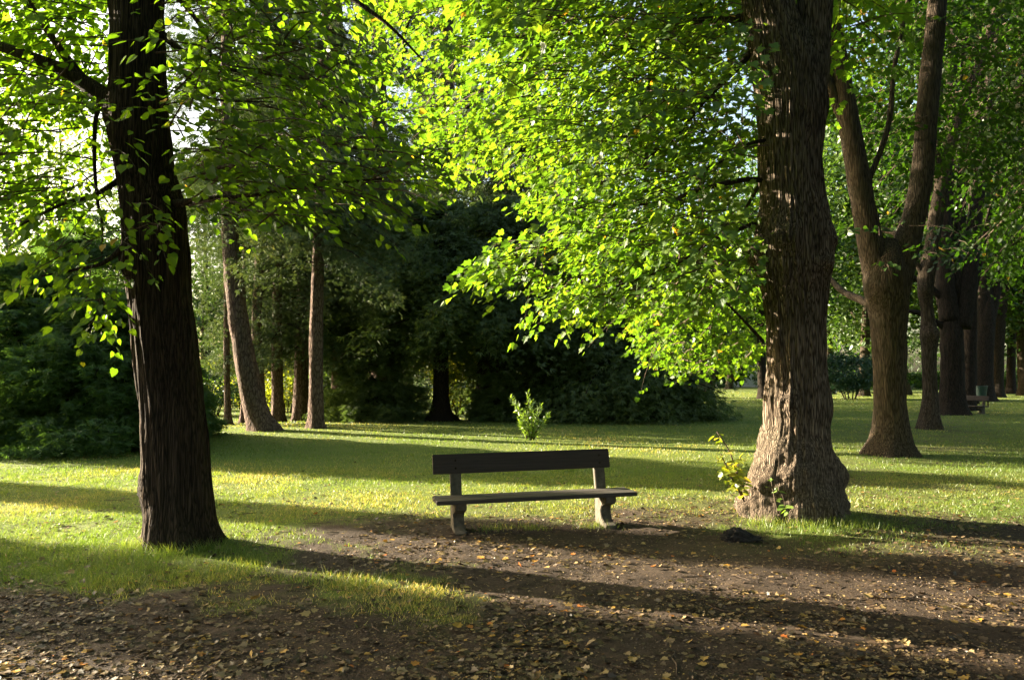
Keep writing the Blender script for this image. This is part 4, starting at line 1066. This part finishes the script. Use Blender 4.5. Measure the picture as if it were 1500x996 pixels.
def bench():
    th = math.radians(12.5)
    t = empty('park_bench', (BL[0], BL[1], g1(*BL) - 0.01), 'empty wooden plank bench with curved concrete supports in the middle of the picture', 'bench')
    t.rotation_euler = (0, math.radians(-0.8), th)
    for u in (0.04, 1.63):
        bm_obj('support', bench_support_bm(u), M['concrete'], t)
    # seat: two planks side by side, slightly dipping to the back
    for k, v in enumerate((0.105, 0.305)):
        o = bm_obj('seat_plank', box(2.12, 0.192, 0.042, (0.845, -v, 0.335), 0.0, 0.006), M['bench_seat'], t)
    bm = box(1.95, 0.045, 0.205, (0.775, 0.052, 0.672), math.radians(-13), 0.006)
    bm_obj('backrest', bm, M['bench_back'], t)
    # bolt heads
    import bmesh
    for u in (0.04, 1.63):
        for v, z in ((0.018, 0.63), (0.034, 0.71)):
            bb = bmesh.new()
            bmesh.ops.create_cone(bb, cap_ends=True, segments=12, radius1=0.011, radius2=0.008, depth=0.012)
            for q in bb.verts:
                q.co = Vector((q.co.x + u, q.co.z * 1.0 + v, q.co.y + z))
            bm_obj('bolt', bb, M['bark_dark'], t)
bench()

# ------------------------------------------------------------------ far bench and bin
def far_things():
    p = G(1426, 601)
    p[1] = 35.0; p[0] = W(1420, 600, 35.0)[0]
    t = empty('park_bench', (p[0], p[1], g1(p[0], p[1])), 'far dark bench beside the thick double trunk in the tree row', 'bench')
    t.rotation_euler = (0, 0, math.radians(-72))
    for u in (-0.7, 0.7):
        bm_obj('support', bench_support_bm(u), M['concrete'], t)
    for v in (0.105, 0.305):
        bm_obj('seat_plank', box(2.0, 0.19, 0.042, (0, -v, 0.335)), M['bench_seat'], t)
    bm_obj('backrest', box(1.9, 0.045, 0.205, (0, 0.052, 0.672), math.radians(-13)), M['bench_back'], t)
    # bin
    import bmesh
    D = 44.0
    q = W(1437, 580, D)
    m, nt, out = new_mat('bin_green_paint')
    bs = N(nt, 'ShaderNodeBsdfPrincipled'); bs.inputs['Base Color'].default_value = (0.015, 0.10, 0.065, 1); bs.inputs['Roughness'].default_value = 0.45
    nz = N(nt, 'ShaderNodeTexNoise'); nz.inputs['Scale'].default_value = 12
    cr = ramp(nt, [(0.3, (0.003, 0.020, 0.014)), (0.8, (0.007, 0.036, 0.026))])
    nt.links.new(nz.outputs['Fac'], cr.inputs[0]); nt.links.new(cr.outputs[0], bs.inputs['Base Color'])
    nt.links.new(bs.outputs[0], out.inputs[0])
    t = empty('litter_bin', (q[0], D, g1(q[0], D)), 'green litter bin at the foot of the leaning dark trunk, far right', 'bin')
    bb = bmesh.new()
    prof = [(0.24, 0.30), (0.33, 1.05), (0.35, 1.06), (0.35, 1.10), (0.30, 1.10), (0.22, 0.34)]
    rings = [[bb.verts.new((r * math.cos(a), r * math.sin(a), z)) for a in np.linspace(0, 2 * math.pi, 20, endpoint=False)] for r, z in prof]
    for a, b in zip(rings[:-1], rings[1:]):
        for i in range(20):
            bb.faces.new((a[i], a[(i + 1) % 20], b[(i + 1) % 20], b[i]))
    bb.faces.new(rings[0][::-1]); bb.faces.new(rings[-1])
    bm_obj('basket', bb, m, t)
    V, F = tube(np.array([(q[0] + 0.38, D, -0.1), (q[0] + 0.38, D, 1.2)]), np.array((0.035, 0.035)), 10, 4)
    np_mesh('post', V, F, M['bark_dark'], t)
    # pale wall, road and house at the end of the lawn gap
    m, nt, out = new_mat('pale_render')
    nz = N(nt, 'ShaderNodeTexNoise'); nz.inputs['Scale'].default_value = 1.5
    cr = ramp(nt, [(0.3, (0.35, 0.33, 0.30)), (0.8, (0.5, 0.48, 0.44))])
    bs = N(nt, 'ShaderNodeBsdfPrincipled'); bs.inputs['Roughness'].default_value = 0.9
    nt.links.new(nz.outputs['Fac'], cr.inputs[0]); nt.links.new(cr.outputs[0], bs.inputs['Base Color']); nt.links.new(bs.outputs[0], out.inputs[0])
    a, b = W(1070, 560, 132), W(1180, 560, 132)
    o = bm_obj('garden_wall', box(b[0] - a[0], 0.3, 1.0, ((a[0] + b[0]) / 2, 132, 0.45), 0, 0.03), m, None)
    tag(o, 'low pale wall at the far end of the lawn gap', 'wall')
    m2, nt, out = new_mat('asphalt')
    nz = N(nt, 'ShaderNodeTexNoise'); nz.inputs['Scale'].default_value = 3
    cr = ramp(nt, [(0.3, (0.10, 0.10, 0.10)), (0.8, (0.15, 0.15, 0.15))])
    bs = N(nt, 'ShaderNodeBsdfPrincipled'); bs.inputs['Roughness'].default_value = 0.9
    nt.links.new(nz.outputs['Fac'], cr.inputs[0]); nt.links.new(cr.outputs[0], bs.inputs['Base Color']); nt.links.new(bs.outputs[0], out.inputs[0])
    o = bm_obj('road', box(120, 6, 0.12, (35, 125, 0.03), 0, 0.02), m2, None)
    tag(o, 'grey road crossing behind the lawn', None, None, 'structure')
    mr, nt, out = new_mat('roof_tile')
    bs = N(nt, 'ShaderNodeBsdfPrincipled'); bs.inputs['Base Color'].default_value = (0.16, 0.07, 0.05, 1); bs.inputs['Roughness'].default_value = 0.9
    nz = N(nt, 'ShaderNodeTexNoise'); nz.inputs['Scale'].default_value = 4
    cr = ramp(nt, [(0.3, (0.12, 0.05, 0.04)), (0.8, (0.22, 0.10, 0.07))])
    nt.links.new(nz.outputs['Fac'], cr.inputs[0]); nt.links.new(cr.outputs[0], bs.inputs['Base Color']); nt.links.new(bs.outputs[0], out.inputs[0])
    c = W(1060, 550, 150)
    t = empty('house', (c[0], 150, 0), 'pale house front glimpsed through leaves at the end of the lawn gap', 'house')
    bm_obj('wall', box(14, 8, 6, (0, 0, 3), 0, 0.02), m, t)
    bb = bmesh.new()
    vv = [bb.verts.new(p_) for p_ in ((-7.4, -4.4, 6.002), (7.4, -4.4, 6.002), (7.4, 4.4, 6.002), (-7.4, 4.4, 6.002), (-7.4, 0, 9), (7.4, 0, 9))]
    for f in ((0, 1, 5, 4), (2, 3, 4, 5), (1, 2, 5), (3, 0, 4), (3, 2, 1, 0)):
        bb.faces.new([vv[i] for i in f])
    bm_obj('roof', bb, mr, t)
    mg, nt, out = new_mat('window_glass')
    bs = N(nt, 'ShaderNodeBsdfPrincipled'); bs.inputs['Base Color'].default_value = (0.02, 0.025, 0.03, 1); bs.inputs['Roughness'].default_value = 0.1
    nt.links.new(bs.outputs[0], out.inputs[0])
    for zx in (1.6, 4.4):
        for x in (-5, -1.7, 1.7, 5):
            w = bm_obj('window', box(1.1, 0.08, 1.4, (x, -4.05, zx), 0, 0.01), mg, t)
far_things()

# ------------------------------------------------------------------ sapling behind the bench
def sapling():
    D = 20.05
    p = W(776, 643, D)
    t = empty('sapling', (p[0], D, g1(p[0], D)), 'small bright green leafy sapling standing alone on the lawn behind the bench', 'sapling')
    z0 = t.location[2]
    b = np.array((p[0], D, z0))
    tops = [W(772, 574, D), W(748, 582, D), W(757, 595, D + 0.1), W(792, 592, D), W(800, 612, D - 0.1), W(766, 600, D - 0.15), W(782, 610, D + 0.1), W(760, 618, D), W(803, 608, D), W(778, 585, D)]
    paths = [(np.array([b + (0.02 * i - 0.08, 0, -0.05), b * 0.5 + q * 0.5 + (0.02, 0, 0.05), q]), np.array((0.014, 0.009, 0.003))) for i, q in enumerate(tops)]
    tubes_obj('stems', paths, M['bark_row'], t, 6, 12)
    Ps, As = [], []
    for P, R in paths:
        Q, _ = catmull(P, R, 40)
        k = 85
        i = rng.integers(6, 40, k)
        Ps.append(Q[i] + rng.normal(0, 0.03, (k, 3)))
        d = Q[-1] - Q[0]; d /= np.linalg.norm(d)
        As.append(d * 0.6 + rng.normal(0, 0.6, (k, 3)))
    P = np.vstack(Ps); A = np.vstack(As)
    P[:, 2] = np.maximum(P[:, 2], z0 + 0.03)
    leaves_mesh('foliage', P, A, np.tile((0, 0, 1.0), (len(P), 1)) + rng.normal(0, 0.5, P.shape), rng.uniform(0.07, 0.14, len(P)), T_LONG, M['leaf_sapling'], t)
sapling()

# ------------------------------------------------------------------ clod of dark earth
def clod():
    import bmesh
    p = G(1086, 793)
    m, nt, out = new_mat('dark_wet_earth')
    tc = N(nt, 'ShaderNodeTexCoord')
    nz = N(nt, 'ShaderNodeTexNoise'); nz.inputs['Scale'].default_value = 30; nz.inputs['Detail'].default_value = 6
    nt.links.new(tc.outputs['Object'], nz.inputs['Vector'])
    cr = ramp(nt, [(0.3, (0.006, 0.005, 0.004)), (0.8, (0.03, 0.024, 0.02))])
    bs = N(nt, 'ShaderNodeBsdfPrincipled'); bs.inputs['Roughness'].default_value = 0.9
    nt.links.new(nz.outputs['Fac'], cr.inputs[0]); nt.links.new(cr.outputs[0], bs.inputs['Base Color']); nt.links.new(bs.outputs[0], out.inputs[0])
    bm = bmesh.new()
    bmesh.ops.create_icosphere(bm, subdivisions=5, radius=1.0)
    co = np.array([v.co[:] for v in bm.verts])
    r = 0.55 + 0.9 * fbm(co[:, 0] * 1.6 + 4, co[:, 1] * 1.6, co[:, 2] * 1.6, 4, 3) + 0.35 * (fbm(co[:, 0] * 7, co[:, 1] * 7, co[:, 2] * 7, 2, 8) - 0.5)
    for v, c, k in zip(bm.verts, co, r + 0.3 * (fbm(co[:, 0] * 3.5, co[:, 1] * 3.5, co[:, 2] * 3.5, 2, 12) - 0.5)):
        taper = 1.0 - 0.45 * max(0, c[0])
        v.co = Vector((c[0] * k * 0.19, c[1] * k * 0.09, (c[2] * k) * 0.105 * (1.0 - 0.6 * min(1, max(0, c[0] + 0.3))) + 0.015))
    o = bm_obj('earth_clod', bm, m, None)
    o.location = (p[0], p[1], g1(p[0], p[1]))
    tag(o, 'black lump of earth lying on the path by the burled tree', 'clod')
clod()

# ------------------------------------------------------------------ grass
def grass():
    def blades(n, d0, d1, hmin, hmax, wide, seed, sel=None, tall=None):
        r = np.random.default_rng(seed)
        D = np.exp(r.uniform(math.log(d0), math.log(d1), n))
        X = r.uniform(-0.95, 0.95, n) * (D + 1.0)
        g = grassiness(X, D)
        patch = fbm(X * 2.2, D * 2.2, 0, 3, 17)
        k = r.random(n) < g ** 1.3 * np.clip(0.35 + 1.6 * (patch - 0.25), 0.15, 1)
        X, D, patch = X[k], D[k], patch[k]
        m = len(X)
        h = r.uniform(hmin, hmax, m) * (0.6 + 0.9 * patch)
        if tall is not None:
            h *= tall(X, D)
        w = wide * np.maximum(1.0, D / 7.0) * r.uniform(0.7, 1.4, m)
        a = r.uniform(0, 6.283, m)
        lean = r.normal(0, 0.5, (m, 2)) * h[:, None]
        z = gz(X, D) - 0.006
        c, s = np.cos(a) * w / 2, np.sin(a) * w / 2
        P0 = np.stack((X - c, D - s, z), -1); P1 = np.stack((X + c, D + s, z), -1)
        P2 = np.stack((X + lean[:, 0], D + lean[:, 1], z + h), -1)
        V = np.stack((P0, P1, P2), 1).reshape(-1, 3)
        F = np.arange(3 * m).reshape(-1, 3)
        dry = fbm(X * 0.5, D * 0.5, 0, 3, 44)
        tint = np.clip(0.08 + 0.5 * r.random(m) + 0.9 * (dry - 0.3) + 0.25 * (r.random(m) > 0.93), 0, 1)
        tint = np.maximum(tint, np.exp(-(((X - 1.8) / 3.2) ** 2 + ((D - 9.4) / 1.3) ** 2)) * r.uniform(0.4, 1.0, m))
        return V, F, np.repeat(tint, 3)
    def tall(X, D):
        e = np.exp(-(((X + 3.2) / 1.5) ** 2 + ((D - 7.1) / 0.75) ** 2))
        e2 = np.exp(-(((X - 3.3) / 0.9) ** 2 + ((D - 8.3) / 0.3) ** 2))
        return 1 + 0.7 * e + 1.2 * e2
    def clumps(pts, n, seed):
        r = np.random.default_rng(seed)
        X = np.concatenate([r.normal(x, s_, n) for x, y, s_ in pts]); D = np.concatenate([r.normal(y, s_ * 0.6, n) for x, y, s_ in pts])
        m = len(X); h = r.uniform(0.05, 0.13, m); a_ = r.uniform(0, 6.283, m); w = 0.006
        z = gz(X, D) - 0.01; c, q = np.cos(a_) * w / 2, np.sin(a_) * w / 2; le = r.normal(0, 0.5, (m, 2)) * h[:, None]
        V = np.stack((np.stack((X - c, D - q, z), -1), np.stack((X + c, D + q, z), -1), np.stack((X + le[:, 0], D + le[:, 1], z + h), -1)), 1).reshape(-1, 3)
        return V, np.arange(3 * m).reshape(-1, 3), np.repeat(0.2 + 0.6 * r.random(m), 3)
    cl = clumps([(-3.3, 7.28, 0.14), (-3.0, 7.2, 0.10), (-2.75, 7.35, 0.09), (-3.45, 7.4, 0.1), (0.2, 8.35, 0.10), (-0.2, 8.3, 0.10), (0.85, 8.45, 0.1), (3.0, 8.5, 0.12), (3.35, 8.5, 0.10), (2.7, 8.6, 0.10), (3.6, 8.6, 0.12), (-1.6, 6.3, 0.12), (-1.2, 6.15, 0.10)], 130, 5)
    a = blades(480000, 5.0, 14, 0.016, 0.045, 0.005, 1, tall=tall)
    b = blades(330000, 12, 90, 0.025, 0.055, 0.006, 2)
    V = np.vstack((a[0], b[0], cl[0])); F = np.vstack((a[1], b[1] + len(a[0]), cl[1] + len(a[0]) + len(b[0]))); T = np.hstack((a[2], b[2], cl[2]))
    o = np_mesh('grass', V, F, M['grass'], None, False, T)
    tag(o, 'short sunlit and shaded lawn grass', 'grass', None, 'stuff')
grass()

# ------------------------------------------------------------------ fallen leaves and crumbs of earth
def litter():
    def scatter(n, d0, d1, half, seed, dens):
        r = np.random.default_rng(seed)
        D = np.exp(r.uniform(math.log(d0), math.log(d1), n))
        X = r.uniform(-half, half, n) * (D + 1.0)
        k = r.random(n) < dens(X, D)
        return X[k], D[k]
    def dens(X, D):
        g = np.clip(grassiness(X, D), 0, 1)
        cl = fbm(X * 1.1, D * 1.1, 0, 3, 71)
        return np.clip((1.0 - 0.72 * g) * (0.15 + 3.2 * (cl - 0.36)), 0.2, 1)
    X, D = scatter(68000, 3.0, 13, 0.85, 3, dens)
    X2, D2 = scatter(16000, 9, 45, 0.95, 4, lambda x, y: 0.18 + 0.7 * np.exp(-(((x - 3.2 - 0.62 * (y - 9.1)) / 3.2) ** 2)))
    X = np.r_[X, X2]; D = np.r_[D, D2]
    n = len(X)
    z = gz(X, D) + rng.uniform(0.002, 0.012, n)
    P = np.stack((X, D, z), -1)
    A = rnd_dir(n, -0.12, 0.25)
    U = np.tile((0, 0, 1.0), (n, 1)) + rng.normal(0, 0.28, (n, 3))
    S = np.where(rng.random(n) < 0.35, rng.uniform(0.03, 0.06, n), rng.uniform(0.010, 0.03, n))
    tint = rng.random(n) ** 1.1
    o = leaves_mesh('leaf_litter', P, A, U, S, T_LOBED, M['litter'], None, tint)
    tag(o, 'brown and yellow fallen leaves strewn over the path and lawn edge', 'fallen leaves', None, 'stuff')
    # crumbled leaf scraps between the whole leaves
    r = np.random.default_rng(8)
    X, D = scatter(70000, 3.2, 11, 0.8, 6, lambda x, y: np.clip(1 - 0.8 * grassiness(x, y), 0, 1) * np.clip(0.25 + 2.2 * (fbm(x * 1.6, y * 1.6, 0, 3, 90) - 0.33), 0.08, 1))
    n = len(X)
    P = np.stack((X, D, gz(X, D) + r.uniform(0.003, 0.014, n)), -1)
    o = leaves_mesh('leaf_scraps', P, rnd_dir(n, -0.3, 0.3), np.tile((0, 0, 1.0), (n, 1)) + rng.normal(0, 0.4, (n, 3)), rng.uniform(0.008, 0.022, n), T_OVAL, M['litter'], None, 0.15 + 0.75 * rng.random(n))
    tag(o, 'crumbled bits of dry leaves over the bare earth', 'leaf scraps', None, 'stuff')
    # crumbs
    X, D = scatter(30000, 3.2, 11, 0.8, 9, lambda x, y: (np.clip(1 - grassiness(x, y), 0, 1)) * 0.9)
    n = len(X)
    z = gz(X, D)
    oc = np.array([(1, 0, 0), (-1, 0, 0), (0, 1, 0), (0, -1, 0), (0, 0, 1), (0, 0, -1)], float)
    of = np.array([(0, 2, 4), (2, 1, 4), (1, 3, 4), (3, 0, 4), (2, 0, 5), (1, 2, 5), (3, 1, 5), (0, 3, 5)])
    s = rng.uniform(0.003, 0.010, n) * (0.8 + D / 12)
    V = np.stack((X, D, z), -1)[:, None] + oc[None] * s[:, None, None] * rng.uniform(0.5, 1.3, (n, 6, 1)) * (1, 1, 0.6)
    F = (of[None] + (np.arange(n) * 6)[:, None, None]).reshape(-1, 3)
    m, nt, out = new_mat('earth_crumbs')
    at = N(nt, 'ShaderNodeAttribute', attribute_name='tint')
    cr = ramp(nt, [(0, (0.05, 0.038, 0.03)), (0.8, (0.10, 0.07, 0.05)), (1, (0.17, 0.13, 0.10))])
    bs = N(nt, 'ShaderNodeBsdfPrincipled'); bs.inputs['Roughness'].default_value = 0.9
    nt.links.new(at.outputs['Fac'], cr.inputs[0]); nt.links.new(cr.outputs[0], bs.inputs['Base Color']); nt.links.new(bs.outputs[0], out.inputs[0])
    o = np_mesh('gravel', V.reshape(-1, 3), F, m, None, False, np.repeat(rng.random(n), 6))
    tag(o, 'crumbs of earth and grit on the bare path', 'gravel', None, 'stuff')
litter()
def sticks():
    parts = []
    r = np.random.default_rng(77)
    D = np.exp(r.uniform(math.log(3.3), math.log(11), 420)); X = r.uniform(-0.8, 0.8, 420) * (D + 1)
    for x, y in zip(X, D):
        a = r.uniform(0, 6.28); l = r.uniform(0.03, 0.16)
        z = g1(x, y) + 0.008
        p = np.array((x, y, z)); d = np.array((math.cos(a), math.sin(a), r.uniform(-0.05, 0.1))) * l
        q = np.array((-math.sin(a), math.cos(a), 0.0)) * l * r.uniform(-0.15, 0.15)
        parts.append(tube(np.array([p - d, p + q, p + d]), np.array((0.003, 0.0035, 0.0015)) * r.uniform(0.7, 1.5), 4, 5))
    V, F = merge(parts)
    tag(np_mesh('fallen_twigs', V, F, M['twig'], None), 'small dry twigs scattered over the path and lawn edge', 'fallen twigs', None, 'stuff')
sticks()
def bright_leaves():
    data = [(715, 827, 0.83, 'yellow fallen leaf on the lit strip of path in front of the bench'),
            (798, 836, 0.9, 'orange fallen leaf on the lit strip below the middle of the bench'),
            (373, 882, 0.92, 'orange fallen leaf on the shaded path below the left tree'),
            (453, 906, 0.88, 'orange fallen leaf on the path, lower right of the left tree'),
            (1002, 856, 0.82, 'yellow fallen leaf on the lit strip left below the dark clod'),
            (109, 841, 0.9, 'orange fallen leaf in the grass at the left edge'),
            (1275, 880, 0.88, 'amber fallen leaf on the lit path below the burled tree'),
            (1392, 896, 0.86, 'amber fallen leaf in the lit band toward the right edge'),
            (668, 922, 0.97, 'broad rusty brown leaf lying near the bottom centre'),
            (860, 948, 0.7, 'pale yellow green leaf on the dark path near the bottom centre')]
    for x, y, tn, lab in data:
        p = G(x, y)
        P = np.array([(p[0], p[1], g1(p[0], p[1]) + 0.02)])
        o = leaves_mesh('fallen_leaf', P, np.array([[random.uniform(-1, 1), random.uniform(-0.6, 0.6), 0.15]]), np.array([[0.1, -0.35, 1.0]]), np.array([0.07]), T_LOBED, M['litter'], None, np.array([tn]))
        tag(o, lab, 'leaf', 'bright fallen leaves on the path')
bright_leaves()
